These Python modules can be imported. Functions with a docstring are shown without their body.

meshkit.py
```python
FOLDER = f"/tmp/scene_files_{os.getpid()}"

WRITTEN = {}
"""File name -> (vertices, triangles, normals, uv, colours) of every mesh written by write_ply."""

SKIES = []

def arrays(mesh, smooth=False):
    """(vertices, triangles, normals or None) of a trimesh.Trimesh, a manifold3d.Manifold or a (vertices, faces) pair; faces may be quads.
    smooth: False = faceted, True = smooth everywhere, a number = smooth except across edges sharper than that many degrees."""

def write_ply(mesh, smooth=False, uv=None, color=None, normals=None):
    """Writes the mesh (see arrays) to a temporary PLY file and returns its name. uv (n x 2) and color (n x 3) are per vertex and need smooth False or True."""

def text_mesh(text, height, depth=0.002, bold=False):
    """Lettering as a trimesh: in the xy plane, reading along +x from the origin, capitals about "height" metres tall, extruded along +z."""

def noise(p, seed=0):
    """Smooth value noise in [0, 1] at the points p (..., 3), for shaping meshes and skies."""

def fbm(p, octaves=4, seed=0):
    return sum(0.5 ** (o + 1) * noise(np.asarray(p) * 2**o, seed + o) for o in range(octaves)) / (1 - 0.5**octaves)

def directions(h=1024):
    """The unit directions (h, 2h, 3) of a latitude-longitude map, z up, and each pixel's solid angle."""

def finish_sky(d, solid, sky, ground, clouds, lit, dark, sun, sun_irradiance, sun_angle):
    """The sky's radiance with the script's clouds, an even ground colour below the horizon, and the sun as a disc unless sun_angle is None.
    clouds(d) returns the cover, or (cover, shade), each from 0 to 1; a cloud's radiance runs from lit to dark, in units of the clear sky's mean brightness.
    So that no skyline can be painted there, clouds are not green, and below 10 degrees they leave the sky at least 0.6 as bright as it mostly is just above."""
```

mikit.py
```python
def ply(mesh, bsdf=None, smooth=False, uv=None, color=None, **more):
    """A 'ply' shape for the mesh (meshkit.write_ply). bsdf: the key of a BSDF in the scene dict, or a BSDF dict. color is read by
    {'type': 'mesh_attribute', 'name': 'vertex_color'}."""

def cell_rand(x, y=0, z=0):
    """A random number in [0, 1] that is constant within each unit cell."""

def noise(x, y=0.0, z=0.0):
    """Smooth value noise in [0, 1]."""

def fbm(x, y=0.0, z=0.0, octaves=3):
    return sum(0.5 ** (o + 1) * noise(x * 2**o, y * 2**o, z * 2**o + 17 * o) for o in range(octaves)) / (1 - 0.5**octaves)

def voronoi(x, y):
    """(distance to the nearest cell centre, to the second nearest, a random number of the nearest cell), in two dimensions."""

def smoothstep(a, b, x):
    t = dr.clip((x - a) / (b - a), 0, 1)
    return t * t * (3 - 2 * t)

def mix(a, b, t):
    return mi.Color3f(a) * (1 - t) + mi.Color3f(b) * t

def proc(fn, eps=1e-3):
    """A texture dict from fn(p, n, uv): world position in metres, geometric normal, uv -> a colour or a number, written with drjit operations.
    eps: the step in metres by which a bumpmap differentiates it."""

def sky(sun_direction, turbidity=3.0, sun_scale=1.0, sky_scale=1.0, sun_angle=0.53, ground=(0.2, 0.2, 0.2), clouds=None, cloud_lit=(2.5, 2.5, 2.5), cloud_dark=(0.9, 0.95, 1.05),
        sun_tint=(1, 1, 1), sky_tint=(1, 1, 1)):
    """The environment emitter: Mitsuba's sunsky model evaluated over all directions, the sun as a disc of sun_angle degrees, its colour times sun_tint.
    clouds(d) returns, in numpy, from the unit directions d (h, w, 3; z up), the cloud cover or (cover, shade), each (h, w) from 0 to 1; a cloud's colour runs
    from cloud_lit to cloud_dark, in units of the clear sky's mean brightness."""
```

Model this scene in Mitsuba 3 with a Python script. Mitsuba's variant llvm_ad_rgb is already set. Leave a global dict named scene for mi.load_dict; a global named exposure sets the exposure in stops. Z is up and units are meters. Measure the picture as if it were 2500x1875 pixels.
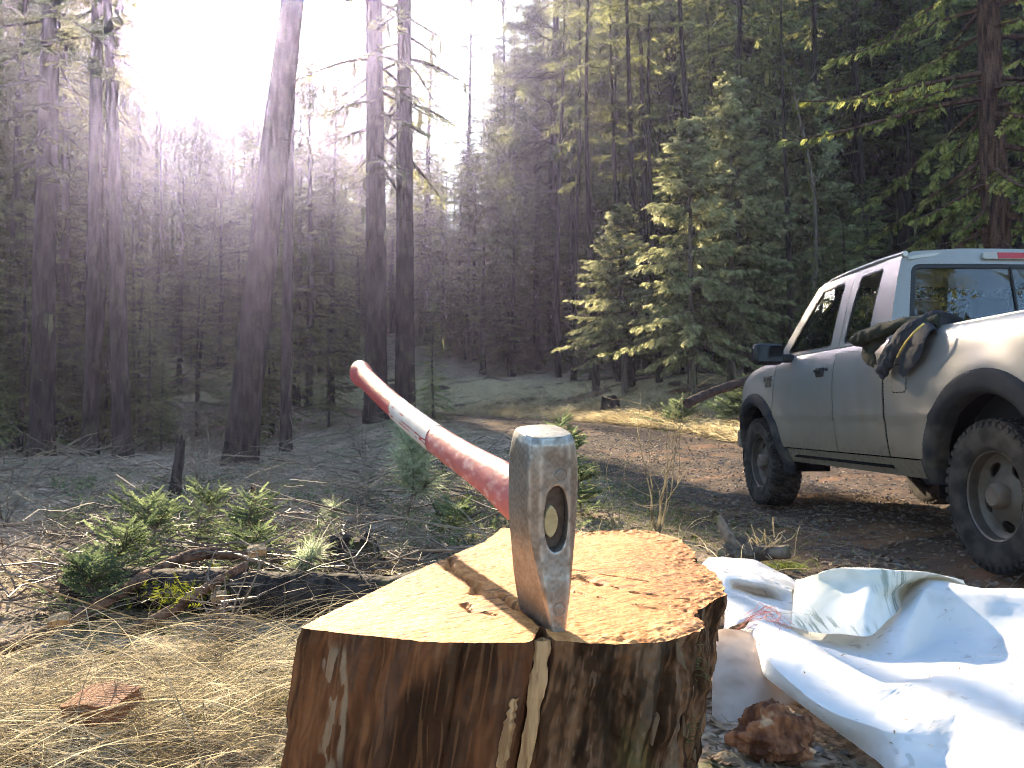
import math, numpy as np, trimesh, manifold3d as m3, drjit as dr, mitsuba as mi, mikit, meshkit
from mikit import proc, noise, fbm, smoothstep, mix, ply
from scipy.spatial import cKDTree
from scipy.interpolate import RectBivariateSpline, PchipInterpolator

T = mi.ScalarTransform4f
scene, labels = {'type': 'scene'}, {}

# ------------------------------------------------------------------ camera, light, exposure
PITCH = math.radians(2.31)
EYE = [0, 0, 0.75]
scene['camera'] = {'type': 'perspective', 'fov': 63.25, 'fov_axis': 'x', 'near_clip': 0.05, 'far_clip': 600.0,
                   'to_world': T().look_at(origin=EYE, target=[0, math.cos(PITCH), 0.75 + math.sin(PITCH)], up=[0, 0, 1]),
                   'medium': {'type': 'ref', 'id': 'glare_haze'}}
SUN = np.array([-0.320, 0.846, 0.4264])
SUN = SUN / np.linalg.norm(SUN)
scene['sky_light'] = mikit.sky(SUN.tolist(), turbidity=3.0, sky_scale=1.0, sun_tint=(.92, .97, 1.14))
exposure = 4.35
scene['glare_haze'] = {'type': 'homogeneous', 'albedo': {'type': 'rgb', 'value': [0.93, 0.90, 0.99]},
                     'sigma_t': {'type': 'rgb', 'value': [0.0010, 0.0010, 0.0016]}, 'phase': {'type': 'hg', 'g': 0.90}}  # tinted haze medium added for the glare glow around the sun

# ------------------------------------------------------------------ helpers
V = lambda *a: np.array(a, float)
nrm = lambda v: v / np.maximum(np.linalg.norm(v, axis=-1, keepdims=True), 1e-12)
used = {}


def fresh(name):
    n = used.get(name, -1) + 1
    used[name] = n
    return name if n == 0 else f'{name}_{n:03d}'


def thing(name, label, cat, group=None):
    k = fresh(name)
    labels[k] = {'label': label, 'category': cat}
    if group:
        labels[k]['group'] = group
    return k


def part(parent, name, mesh, bsdf, smooth=False, label=None, kind=None, **more):
    k = fresh(f'{parent}__{name}')
    scene[k] = ply(mesh, bsdf, smooth, **more)
    if label or kind:
        labels[k] = {}
        if label: labels[k]['label'] = label
        if kind: labels[k]['kind'] = kind
    return k


def single(name, label, cat, mesh, bsdf, smooth=False, group=None, kind=None, **more):
    k = thing(name, label, cat, group)
    if kind: labels[k]['kind'] = kind
    scene[k] = ply(mesh, bsdf, smooth, **more)
    return k


def struct(name, mesh, bsdf, smooth=False, **more):
    scene[name] = ply(mesh, bsdf, smooth, **more)
    labels[name] = {'kind': 'structure'}


def cat(*ms):
    """join (vertices, triangles) pairs"""
    vs, fs, at = [], [], 0
    for v, f in ms:
        vs.append(v); fs.append(np.asarray(f) + at); at += len(v)
    return np.vstack(vs), np.vstack(fs)


def tubes(P, R, sides=3, seed=0):
    """many tapered tubes at once: P (N,K,3), R (N,K)"""
    P, R = np.asarray(P, float), np.asarray(R, float)
    N, K, _ = P.shape
    t = nrm(np.gradient(P, axis=1))
    rs = np.random.default_rng(seed + 11)
    ref = nrm(rs.normal(size=(N, 1, 3)))
    mean = nrm(t.mean(1, keepdims=True))
    ref = nrm(ref - (ref * mean).sum(-1, keepdims=True) * mean)
    u = nrm(np.cross(t, np.broadcast_to(ref, t.shape)))
    w = np.cross(t, u)
    a = np.arange(sides) * 2 * np.pi / sides
    v = P[:, :, None] + R[:, :, None, None] * (np.cos(a)[:, None] * u[:, :, None] + np.sin(a)[:, None] * w[:, :, None])
    idx = np.arange(N * K * sides).reshape(N, K, sides)
    a0, a1 = idx[:, :-1], idx[:, 1:]
    q = np.stack([a0, np.roll(a0, -1, 2), np.roll(a1, -1, 2), a1], -1).reshape(-1, 4)
    return v.reshape(-1, 3), np.vstack([q[:, [0, 1, 2]], q[:, [0, 2, 3]]])


def tube(path, rad, sides=12, seed=0, caps=True):
    path = np.asarray(path, float); rad = np.broadcast_to(np.asarray(rad, float), (len(path),))
    v, f = tubes(path[None], rad[None], sides, seed)
    if caps:
        n = len(v)
        v = np.vstack([v, path[0], path[-1]])
        i = np.arange(sides); j = (i + 1) % sides; e = n - sides
        f = np.vstack([f, np.stack([j, i, i * 0 + n], 1), np.stack([e + i, e + j, i * 0 + n + 1], 1)])
    return v, f


def lathe(prof, n=48, axis=1):
    """(radius, height) profile round an axis (1 = Y)"""
    prof = np.asarray(prof, float)
    a = np.arange(n) * 2 * np.pi / n
    r, h = prof[:, 0][:, None], prof[:, 1][:, None] + 0 * a
    v = np.stack([r * np.cos(a), h, r * np.sin(a)], -1).reshape(-1, 3)
    if axis == 2: v = v[:, [0, 2, 1]] * [1, -1, 1]
    K = len(prof); idx = np.arange(K * n).reshape(K, n)
    a0, a1 = idx[:-1], idx[1:]
    q = np.stack([a0, np.roll(a0, -1, 1), np.roll(a1, -1, 1), a1], -1).reshape(-1, 4)
    return v, np.vstack([q[:, [0, 1, 2]], q[:, [0, 2, 3]]])


def grid_faces(n, m, wrap=False):
    idx = np.arange(n * m).reshape(n, m)
    b = np.roll(idx, -1, 1) if wrap else idx[:, 1:]
    a = idx if wrap else idx[:, :-1]
    q = np.stack([a[:-1], b[:-1], b[1:], a[1:]], -1).reshape(-1, 4)
    return np.vstack([q[:, [0, 1, 2]], q[:, [0, 2, 3]]])


def stamp(tv, tf, X, Y, Z, t):
    """copies of a template; X,Y,Z (N,3) its scaled axes, t (N,3) its place"""
    tv = np.asarray(tv, float)
    v = tv[None, :, 0:1] * X[:, None] + tv[None, :, 1:2] * Y[:, None] + tv[None, :, 2:3] * Z[:, None] + t[:, None]
    f = np.asarray(tf)[None] + (np.arange(len(t)) * len(tv))[:, None, None]
    return v.reshape(-1, 3), f.reshape(-1, 3)


def box(lo, hi):
    b = trimesh.creation.box(extents=V(*hi) - V(*lo)); b.apply_translation((V(*lo) + V(*hi)) / 2)
    return np.array(b.vertices), np.array(b.faces)


def rbox(lo, hi, r):
    """box with rounded edges"""
    lo, hi = V(*lo) + r, V(*hi) - r
    s = m3.Manifold.sphere(r, 12)
    m = m3.Manifold.batch_hull([s.translate([x, y, z]) for x in (lo[0], hi[0]) for y in (lo[1], hi[1]) for z in (lo[2], hi[2])])
    mm = m.to_mesh()
    return np.array(mm.vert_properties[:, :3]), np.array(mm.tri_verts)


def nf(p, o=4, s=0):
    return meshkit.fbm(np.asarray(p, float), o, s)


# ------------------------------------------------------------------ lie of the land
_rc = np.array([(3.0, -8, 0), (3.0, 0, 0), (3.0, 5, 0), (2.95, 9, .02), (2.5, 12.5, .17), (1.3, 17, .50), (-1.2, 22, .72), (-5, 26.5, .95), (-11, 30, 1.25), (-20, 33, 1.6)])
_s = np.linspace(0, 1, len(_rc)); _ss = np.linspace(0, 1, 600)
ROAD = np.stack([PchipInterpolator(_s, _rc[:, k])(_ss) for k in range(3)], 1)
_t = nrm(np.gradient(ROAD[:, :2], axis=0)); ROADN = np.stack([_t[:, 1], -_t[:, 0]], 1)
_tree = cKDTree(ROAD[:, :2])
sst = lambda a, b, x: (lambda t: t * t * (3 - 2 * t))(np.clip((x - a) / (b - a), 0, 1))


def lateral(x, y):
    p = np.stack([x, y], -1); _, i = _tree.query(p)
    return ((p - ROAD[i, :2]) * ROADN[i]).sum(-1), ROAD[i, 2], i


def H(x, y, fine=True):
    x, y = np.broadcast_arrays(np.asarray(x, float), np.asarray(y, float))
    lat, rz, _ = lateral(x, y)
    bankh = 0.80 * sst(1.8, 6.4, lat + 0.5 * (nf(np.stack([x * .5, y * .5, 0 * x], -1), 3, 3) - .5)) + 0.125 * np.maximum(lat - 3, 0)
    right = rz + bankh
    lg = -0.02 + 0.0 * x
    left = rz + (lg - rz) * sst(1.8, 5.5, -lat) + .03 * sst(1.6, 2.3, -lat)
    z = np.where(lat > 0, right, left)
    z = z + 0.15 * np.maximum(y - 34, 0) + .05 * np.maximum(-x - 25, 0)
    off = sst(1.5, 2.6, np.abs(lat))
    q = np.stack([x, y, 0 * x], -1)
    z = z + off * (0.20 * (nf(q * .6, 3, 5) - .5) * sst(1.6, 5, np.hypot(x, y)) + 0.07 * (nf(q * 2.5, 3, 9) - .5))
    z = z + off * sst(2.0, 3.0, lat) * .35 * (nf(q * 1.1, 3, 21) - .5) * (1 - sst(6, 9, lat))
    z = z - .055 * (np.exp(-((np.abs(lat) - .78) / .22) ** 2)) * (1 + .8 * (nf(q * V(2, 2, 0), 2, 77) - .5))
    z = z + .03 * np.exp(-(lat / .45) ** 2) * (.3 + nf(q * 2.2, 2, 78))
    tf = np.exp(-(((x - 1.2) / .75) ** 2 + ((y - 2.5) / .9) ** 2) ** 2)
    z = z * (1 - tf) - .035 * tf
    if fine:
        z = z + (1 - .8 * tf) * (0.03 * (nf(q * 9, 3, 2) - .5) + .012 * (nf(q * 30, 2, 4) - .5)) * np.where(np.hypot(x, y) < 40, 1, 0)
    return z


def spread(lo, hi, near, n):
    t = np.linspace(-1, 1, n); k = 5.5
    s = np.sinh(k * t) / np.sinh(k)
    return np.where(s < 0, -lo * s, hi * s) + near * t


gx = np.unique(np.concatenate([np.linspace(-5, 6, 230), -5 - np.geomspace(.06, 115, 110), 6 + np.geomspace(.06, 110, 110)]))
gy = np.unique(np.concatenate([np.linspace(-3, 0.4, 24), np.linspace(.4, 7, 190), 7 + np.geomspace(.05, 170, 190)]))
GX, GY = np.meshgrid(gx, gy)
GZ = H(GX, GY)
lat, _, _ = lateral(GX, GY)
roadm = 1 - sst(1.5, 2.4, np.abs(lat) + .9 * (nf(np.stack([GX, GY, 0 * GX], -1) * 1.3, 3, 31) - .5))
bankm = sst(1.6, 2.6, lat) * (1 - sst(5.5, 8.5, lat))
ground_mesh = (np.stack([GX, GY, GZ], -1).reshape(-1, 3), grid_faces(len(gy), len(gx)))
ground_uv = np.stack([roadm.ravel(), bankm.ravel()], 1)


def f_ground(p, n, uv):
    a = fbm(p.x * 1.7, p.y * 1.7, 3.0, 4); b = fbm(p.x * 14, p.y * 14, p.z * 14, 3); c = noise(p.x * 55, p.y * 55, p.z * 55)
    e = noise(p.x * 130, p.y * 130, p.z * 60)
    litter = mix([.055, .039, .028], [.36, .265, .19], smoothstep(.3, .75, .55 * b + .3 * c + .25 * e))
    moss = mix([.035, .050, .012], [.10, .115, .03], c)
    litter = mix(litter, moss, smoothstep(.52, .66, a) * smoothstep(.35, .6, b) * .7)
    dirt = mix([.028, .019, .014], [.085, .055, .039], smoothstep(.25, .8, .5 * b + .35 * c + .3 * e))
    dirt = mix(dirt, [.21, .105, .05], smoothstep(.5, .75, fbm(p.x * .8, p.y * 2.2, 9.0, 3)) * .55)
    straw = mix([.17, .125, .07], [.48, .395, .23], smoothstep(.25, .75, .5 * b + .5 * c))
    straw = mix(straw, dirt, smoothstep(.52, .66, fbm(p.x * 1.1, p.y * 1.1, p.z * 2 + 5, 3)))
    g = mix(litter, straw, uv.y)
    return mix(g, dirt, uv.x)


def f_groundb(p, n, uv):
    return fbm(p.x * 40, p.y * 40, p.z * 40, 3) + .5 * noise(p.x * 150, p.y * 150, p.z * 150)


def pr(color, rough=.8, spec=.3, **more):
    c = color if isinstance(color, dict) else {'type': 'rgb', 'value': list(color)}
    return {'type': 'principled', 'base_color': c, 'roughness': rough, 'specular': spec, **more}


def two(b):
    return {'type': 'twosided', 'bsdf': b}


def bumped(b, fn, scale, eps=1e-3):
    return {'type': 'bumpmap', 'arbitrary': proc(fn, eps), 'scale': scale, 'bsdf': b}


def leaf(c0, c1, freq=1.2, trans=1.0, rough=.45, seed=0.0, hf=9.0):
    fn = lambda p, n, uv: mix(c0, c1, smoothstep(.30, .74, .34 * noise(p.x * freq + seed, p.y * freq, p.z * freq) + .33 * noise(p.x * hf, p.y * hf, p.z * hf) + .33 * noise(p.x * hf * 2.7, p.y * hf * 2.7, p.z * hf * 2.7)))
    return {'type': 'principledthin', 'base_color': proc(fn), 'roughness': rough, 'diff_trans': trans, 'eta': 1.45}


def bark(c0, c1, moss=None, fx=26.0, fz=3.0, bump=.012):
    def fc(p, n, uv):
        r = fbm(p.x * fx, p.y * fx, p.z * fz, 3); g = noise(p.x * 70, p.y * 70, p.z * 40)
        c = mix(c0, c1, smoothstep(.3, .72, .75 * r + .25 * g))
        if moss is not None:
            c = mix(c, moss, smoothstep(.56, .72, fbm(p.x * 9 + 4, p.y * 9, p.z * 4, 3)) * .6)
        return c
    fb = lambda p, n, uv: fbm(p.x * fx, p.y * fx, p.z * fz, 3) + .35 * fbm(p.x * 60, p.y * 60, p.z * 25, 2)
    return bumped(pr(proc(fc), .9, .15), fb, bump, 2e-3)


M = scene
M['m_ground'] = bumped(pr(proc(f_ground), .92, .15), f_groundb, .006, 2e-3)
M['m_bark'] = bark([.010, .008, .007], [.055, .043, .036], [.06, .06, .025])
M['m_bark_red'] = bark([.025, .014, .010], [.13, .075, .05], None)
M['m_bark_pale'] = bark([.05, .04, .032], [.19, .155, .125], [.12, .13, .05])
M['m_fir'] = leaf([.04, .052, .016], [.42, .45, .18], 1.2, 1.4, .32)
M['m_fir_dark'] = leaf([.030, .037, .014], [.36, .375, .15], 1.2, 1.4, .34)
M['m_fir_yellow'] = leaf([.06, .075, .02], [.46, .475, .19], 1.2, 1.35, .33)
M['m_cedar'] = leaf([.055, .072, .022], [.64, .64, .36], 1.6, 1.4, .24, 0.0, 7.0)  # pale flecks in the cedar colours stand in for sun glints
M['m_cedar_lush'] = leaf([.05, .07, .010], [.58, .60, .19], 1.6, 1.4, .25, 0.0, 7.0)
M['m_pine'] = leaf([.04, .05, .02], [.36, .39, .17], 1.5, 1.3, .33)
M['m_lichen'] = leaf([.10, .11, .05], [.22, .22, .11], 3.0, 1.0, .8)
M['m_moss'] = leaf([.10, .12, .01], [.28, .30, .04], 6.0, .9, .8)
M['m_straw'] = leaf([.20, .165, .105], [.62, .55, .40], 14.0, 1.1, .26)
M['m_bank_straw'] = leaf([.28, .22, .12], [.72, .64, .42], 3.0, 1.3, .3)
M['m_grass'] = leaf([.07, .10, .02], [.26, .32, .08], 6.0, 1.0, .45)
f_twig = lambda p, n, uv: mix([.06, .040, .029], [.29, .215, .155], smoothstep(.25, .75, .6 * noise(p.x * 2.1, p.y * 2.1, p.z * 2.1) + .4 * noise(p.x * 37, p.y * 37, p.z * 37)))
M['m_twig'] = two(pr(proc(f_twig), .6, .3))
f_litter = lambda p, n, uv: mix([.06, .035, .02], [.30, .20, .12], noise(p.x * 31, p.y * 31, p.z * 31))
M['m_litter'] = two(pr(proc(f_litter), .75, .25))

struct('ground', ground_mesh, 'm_ground', True, uv=ground_uv)
# ------------------------------------------------------------------ trees
def twig_template(n=7, w=.20, seed=1, lift=.05):
    """a flat spray of needle bundles along +x, length 1"""
    r = np.random.default_rng(seed); v, f = [], []
    for i in range(n):
        x = i / n
        for s in (-1, 1):
            L = w * (1.1 - .55 * x) * r.uniform(.75, 1.2); z = r.uniform(-lift, lift)
            k = len(v)
            v += [(x, 0, 0), (x + .13, 0, .0), (x + .17 + r.uniform(-.03, .05), s * L, z)]; f.append((k, k + 1, k + 2))
    k = len(v); v += [(.86, -.03, 0), (.86, .03, 0), (1.05, 0, 0)]; f.append((k, k + 1, k + 2))
    return np.array(v), np.array(f)


def frond_template(n=6, w=.26, seed=2):
    """a flat drooping cedar spray with rounded lobes"""
    r = np.random.default_rng(seed); v, f = [], []
    for i in range(n):
        x = .05 + .85 * i / n
        for s in (-1, 1):
            L = w * (1.15 - .8 * abs(x - .3)) * r.uniform(.75, 1.2); k = len(v); a = .14 + r.uniform(-.03, .03)
            v += [(x, 0, 0), (x + a * .35, s * L * .55, .02), (x + a * 1.3, s * L, r.uniform(-.06, .02)), (x + a * 1.1, s * L * .35, -.01)]
            f += [(k, k + 1, k + 2), (k, k + 2, k + 3)]
    k = len(v); v += [(.8, 0, 0), (.9, -.05, 0), (1.06, 0, -.03), (.9, .05, 0)]; f += [(k, k + 1, k + 2), (k, k + 2, k + 3)]
    v = np.array(v); v[:, 2] -= .22 * v[:, 0] ** 2
    return v, np.array(f)


def tuft_template(n=22, seed=3, fwd=.45, w=.022):
    """long pine needles bursting from a shoot tip"""
    r = np.random.default_rng(seed); v, f = [], []
    for i in range(n):
        d = nrm(r.normal(size=3) + V(fwd * 2, 0, .25)); s = nrm(np.cross(d, r.normal(size=3))); L = r.uniform(.75, 1.05); k = len(v)
        b = d * .03 - V(r.uniform(0, .35), 0, 0)
        v += [b - s * w, b + s * w, b + d * L + V(0, 0, -.10 * L)]; f.append((k, k + 1, k + 2))
    return np.array(v), np.array(f)


TW, TW2, FR, TU = twig_template(), twig_template(5, .24, 5, .08), frond_template(), tuft_template()


def trunk_mesh(h, r0, seed=0, sides=14, wob=.10, lean=(0, 0), rows=26, ridge=.06, flare=.22, top=.04):
    r = np.random.default_rng(seed)
    z = np.linspace(0, 1, rows) ** 1.25
    ph = r.uniform(0, 6, 4)
    p = np.stack([lean[0] * z * h + wob * (np.sin(z * 5 + ph[0]) - math.sin(ph[0])) * .5, lean[1] * z * h + wob * (np.sin(z * 4 + ph[1]) - math.sin(ph[1])) * .5, z * h - .25 * (z == 0)], 1)
    rad = r0 * ((1 - z) ** .85 * (1 - top) + top) + r0 * flare * np.exp(-z * h / max(.25, r0 * 1.6))
    a = np.arange(sides) * 2 * np.pi / sides
    ring = 1 + ridge * (nf(np.stack([np.cos(a)[None] * 2.2 + 0 * z[:, None], np.sin(a)[None] * 2.2 + 0 * z[:, None], z[:, None] * h * .5 + 0 * a], -1), 3, seed) - .5) * 2
    v = np.stack([p[:, None, 0] + rad[:, None] * ring * np.cos(a), p[:, None, 1] + rad[:, None] * ring * np.sin(a), p[:, None, 2] + 0 * a], -1)
    axis = lambda zz: np.stack([np.interp(zz, p[:, 2], p[:, 0]), np.interp(zz, p[:, 2], p[:, 1]), zz], -1)
    radius = lambda zz: np.interp(zz, p[:, 2], rad)
    return (v.reshape(-1, 3), grid_faces(rows, sides, True)), axis, radius


def limbs(axis, zs, az, L, up0, droop, K=6, curl=.0, r=None):
    """branch paths (N,K,3) leaving the trunk"""
    t = np.linspace(0, 1, K)[None, :, None]
    o = np.stack([np.cos(az), np.sin(az), 0 * az], -1)[:, None]
    s = np.stack([-np.sin(az), np.cos(az), 0 * az], -1)[:, None]
    L_ = L[:, None, None]
    wob = 0 if r is None else r.normal(size=(len(az), 1, 1)) * .10
    return axis(zs)[:, None] + o * L_ * t + s * L_ * (wob * t ** 2) + V(0, 0, 1) * L_ * (np.tan(up0)[:, None, None] * t - droop[:, None, None] * t ** 2 + curl * t ** 4)


def dress(P, az, tmpl, r, n, tl, t0=.18, hang=.25, flat=.25, side=1.0, taper=.5):
    """sprays along the branches P"""
    N, K, _ = P.shape
    t = (np.linspace(t0, 1, n)[None] + r.uniform(-.03, .03, (N, n))).clip(0, 1)
    x = t * (K - 1); i = np.minimum(x.astype(int), K - 2); fr = (x - i)[..., None]
    b = np.arange(N)[:, None]
    pos = P[b, i] * (1 - fr) + P[b, i + 1] * fr
    d = nrm(P[b, i + 1] - P[b, i])
    sd = nrm(np.cross(d, V(0, 0, 1)))
    sg = np.where(np.arange(n) % 2, 1.0, -1.0)[None, :, None]
    fw = r.uniform(.35, .9, (N, n, 1)) + 1.5 * (t > .93)[..., None]
    X = nrm(d * fw + sd * sg * side * r.uniform(.55, 1.1, (N, n, 1)) + V(0, 0, -1) * hang * r.uniform(.3, 1.4, (N, n, 1)))
    Z = nrm(V(0, 0, 1) + r.normal(size=(N, n, 3)) * flat); Z = nrm(Z - (Z * X).sum(-1, keepdims=True) * X)
    Y = np.cross(Z, X)
    Ls = (np.asarray(tl).reshape(-1, 1) if np.ndim(tl) else tl) * (1 - taper * t) * r.uniform(.7, 1.25, (N, n))
    Ls = Ls[..., None]
    q = lambda a: a.reshape(-1, 3)
    return stamp(tmpl[0], tmpl[1], q(X * Ls), q(Y * Ls), q(Z * Ls), q(pos))


def hanging(P, r, n, L):
    """beard lichen hanging from the branches"""
    N, K, _ = P.shape
    b = r.integers(0, N, n); x = r.uniform(.25, .98, n) * (K - 1); i = np.minimum(x.astype(int), K - 2); fr = (x - i)[:, None]
    p = P[b, i] * (1 - fr) + P[b, i + 1] * fr
    l = L * r.uniform(.3, 1.2, n); a = r.uniform(0, np.pi, n); w = l * r.uniform(.06, .14, n)
    s = np.stack([np.cos(a) * w, np.sin(a) * w, 0 * a], 1); dn = np.stack([r.normal(size=n) * .08 * l, r.normal(size=n) * .08 * l, -l], 1)
    v = np.stack([p - s * .6, p + s * .6, p + dn * .5 + s, p + dn * .5 - s * .7, p + dn + s * .1], 1)
    f = np.array([(0, 1, 2), (0, 2, 3), (3, 2, 4)])
    return v.reshape(-1, 3), (f[None] + (np.arange(n) * 5)[:, None, None]).reshape(-1, 3)


def conifer(h, r0, cb, sp, nb, seed, kind='fir', twn=16, tl=.42, dead=0, lichen=0, lean=(0, 0), up=(-.15, .55), droop=.28, sides=12, power=.75, wob=.10, rows=26, azlim=None, ridge=.06):
    r = np.random.default_rng(seed)
    tk, ax, rd = trunk_mesh(h, r0, seed, sides, wob, lean, rows, ridge)
    u = np.sort(r.uniform(0, 1, nb)) ** .9
    zs = cb + (h * .985 - cb) * u
    az = (np.arange(nb) * 2.39996 + r.normal(size=nb) * .35) % (2 * np.pi)
    if azlim is not None: az = azlim[0] + (azlim[1] - azlim[0]) * r.uniform(0, 1, nb)
    L = sp * ((1 - u) ** power * .93 + .07) * r.uniform(.62, 1.12, nb)
    if kind != 'pine': L *= np.where(u < .12, r.uniform(.5, 1, nb), 1)
    up0 = up[0] + (up[1] - up[0]) * u + r.normal(size=nb) * .07
    P = limbs(ax, zs, az, L, up0, droop * r.uniform(.5, 1.4, nb), 6, .12 if kind == 'cedar' else .05, r)
    wood = [tk, tubes(P, np.maximum(.006, (rd(zs) * .22 + L * .004))[:, None] * np.linspace(1, .18, 6)[None], 4, seed)]
    if kind == 'far':
        fol = [dress(P, az, TWF, r, twn, tl * (.45 + .55 * L / sp), .15, .22, .3)]
    elif kind == 'fir':
        fol = [dress(P, az, TW, r, twn, tl * (.45 + .55 * L / sp), .15, .22, .3)]
    elif kind == 'cedar':
        fol = [dress(P, az, FR, r, twn, tl * (.55 + .45 * L / sp), .22, .6, 1.1, .9), dress(P, az, FR, r, twn // 2, tl * .6, .4, .95, 1.3, .5)]
    else:
        # pine: side shoots near the ends, each with tufts
        fol = [dress(P, az, TU, r, twn, tl, .45, .0, .8, .9, .25)]
        Q = P.copy()
    crown = cat(*fol)
    if dead:
        zd = r.uniform(h * .08, max(cb, h * .2), dead); ad = r.uniform(0, 6.28, dead); Ld = sp * r.uniform(.15, .55, dead)
        Pd = limbs(ax, zd, ad, Ld, r.uniform(-.3, .25, dead), r.uniform(0, .35, dead), 6, 0, r)
        wood.append(tubes(Pd, np.maximum(.004, Ld * .009)[:, None] * np.linspace(1, .2, 6)[None], 3, seed + 1))
        # finer side twigs on the dead branches
        k = 5; pos = Pd[:, 1:6].reshape(-1, 3); dd = nrm(r.normal(size=pos.shape) * [1, 1, .5]); l2 = np.repeat(Ld, k)[:, None] * r.uniform(.12, .35, (len(pos), 1))
        Pq = np.stack([pos, pos + dd * l2 * .5, pos + dd * l2 + V(0, 0, -.05)], 1)
        wood.append(tubes(Pq, np.full((len(pos), 1), .005) * V(1, .7, .3), 3, seed + 2))
        P = np.concatenate([P, Pd])
    out = {'trunk': cat(*wood), 'crown': crown}
    if lichen:
        out['lichen'] = hanging(P, r, lichen, .5)
    return out


KINDS = {}


def grove(name, parts, mats):
    """register one kind of tree as a shapegroup"""
    scene[name] = {'type': 'shapegroup', **{k: ply(m, mats[k], 30 if k == 'trunk' else False) for k, m in parts.items()}}
    KINDS[name] = list(parts)
    return name


def plant_tree(name, kind, label, x, y, rot=0.0, s=1.0, sz=None, group=None, z=None, category='tree', tilt=None):
    k = thing(name, label, category, group)
    zz = float(H(x, y, False)) - .05 if z is None else z
    m = T().translate([x, y, zz])
    if tilt: m = m @ T().rotate([tilt[0], tilt[1], 0], tilt[2])
    m = m @ T().rotate([0, 0, 1], math.degrees(rot)) @ T().scale([s, s, s if sz is None else sz])
    for p_ in KINDS[kind]:
        if p_ != 'trunk': labels[f'{k}__{p_}'] = {'kind': 'stuff'}
    scene[k] = {'type': 'instance', 'group': {'type': 'ref', 'id': kind}, 'to_world': m}
    return k


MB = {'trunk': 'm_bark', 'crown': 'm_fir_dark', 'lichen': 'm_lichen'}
# tall dark firs for the depth of the forest
for i in range(4):
    grove(f'stand_fir_{"abcd"[i]}', conifer(24, .24, [3.5, 5, 6.5, 2.5][i], [2.9, 2.6, 2.3, 3.1][i], [120, 110, 95, 130][i], 40 + i, 'fir', 18, .95, dead=30, lichen=60, wob=.25, sides=8, rows=14), MB)
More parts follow.
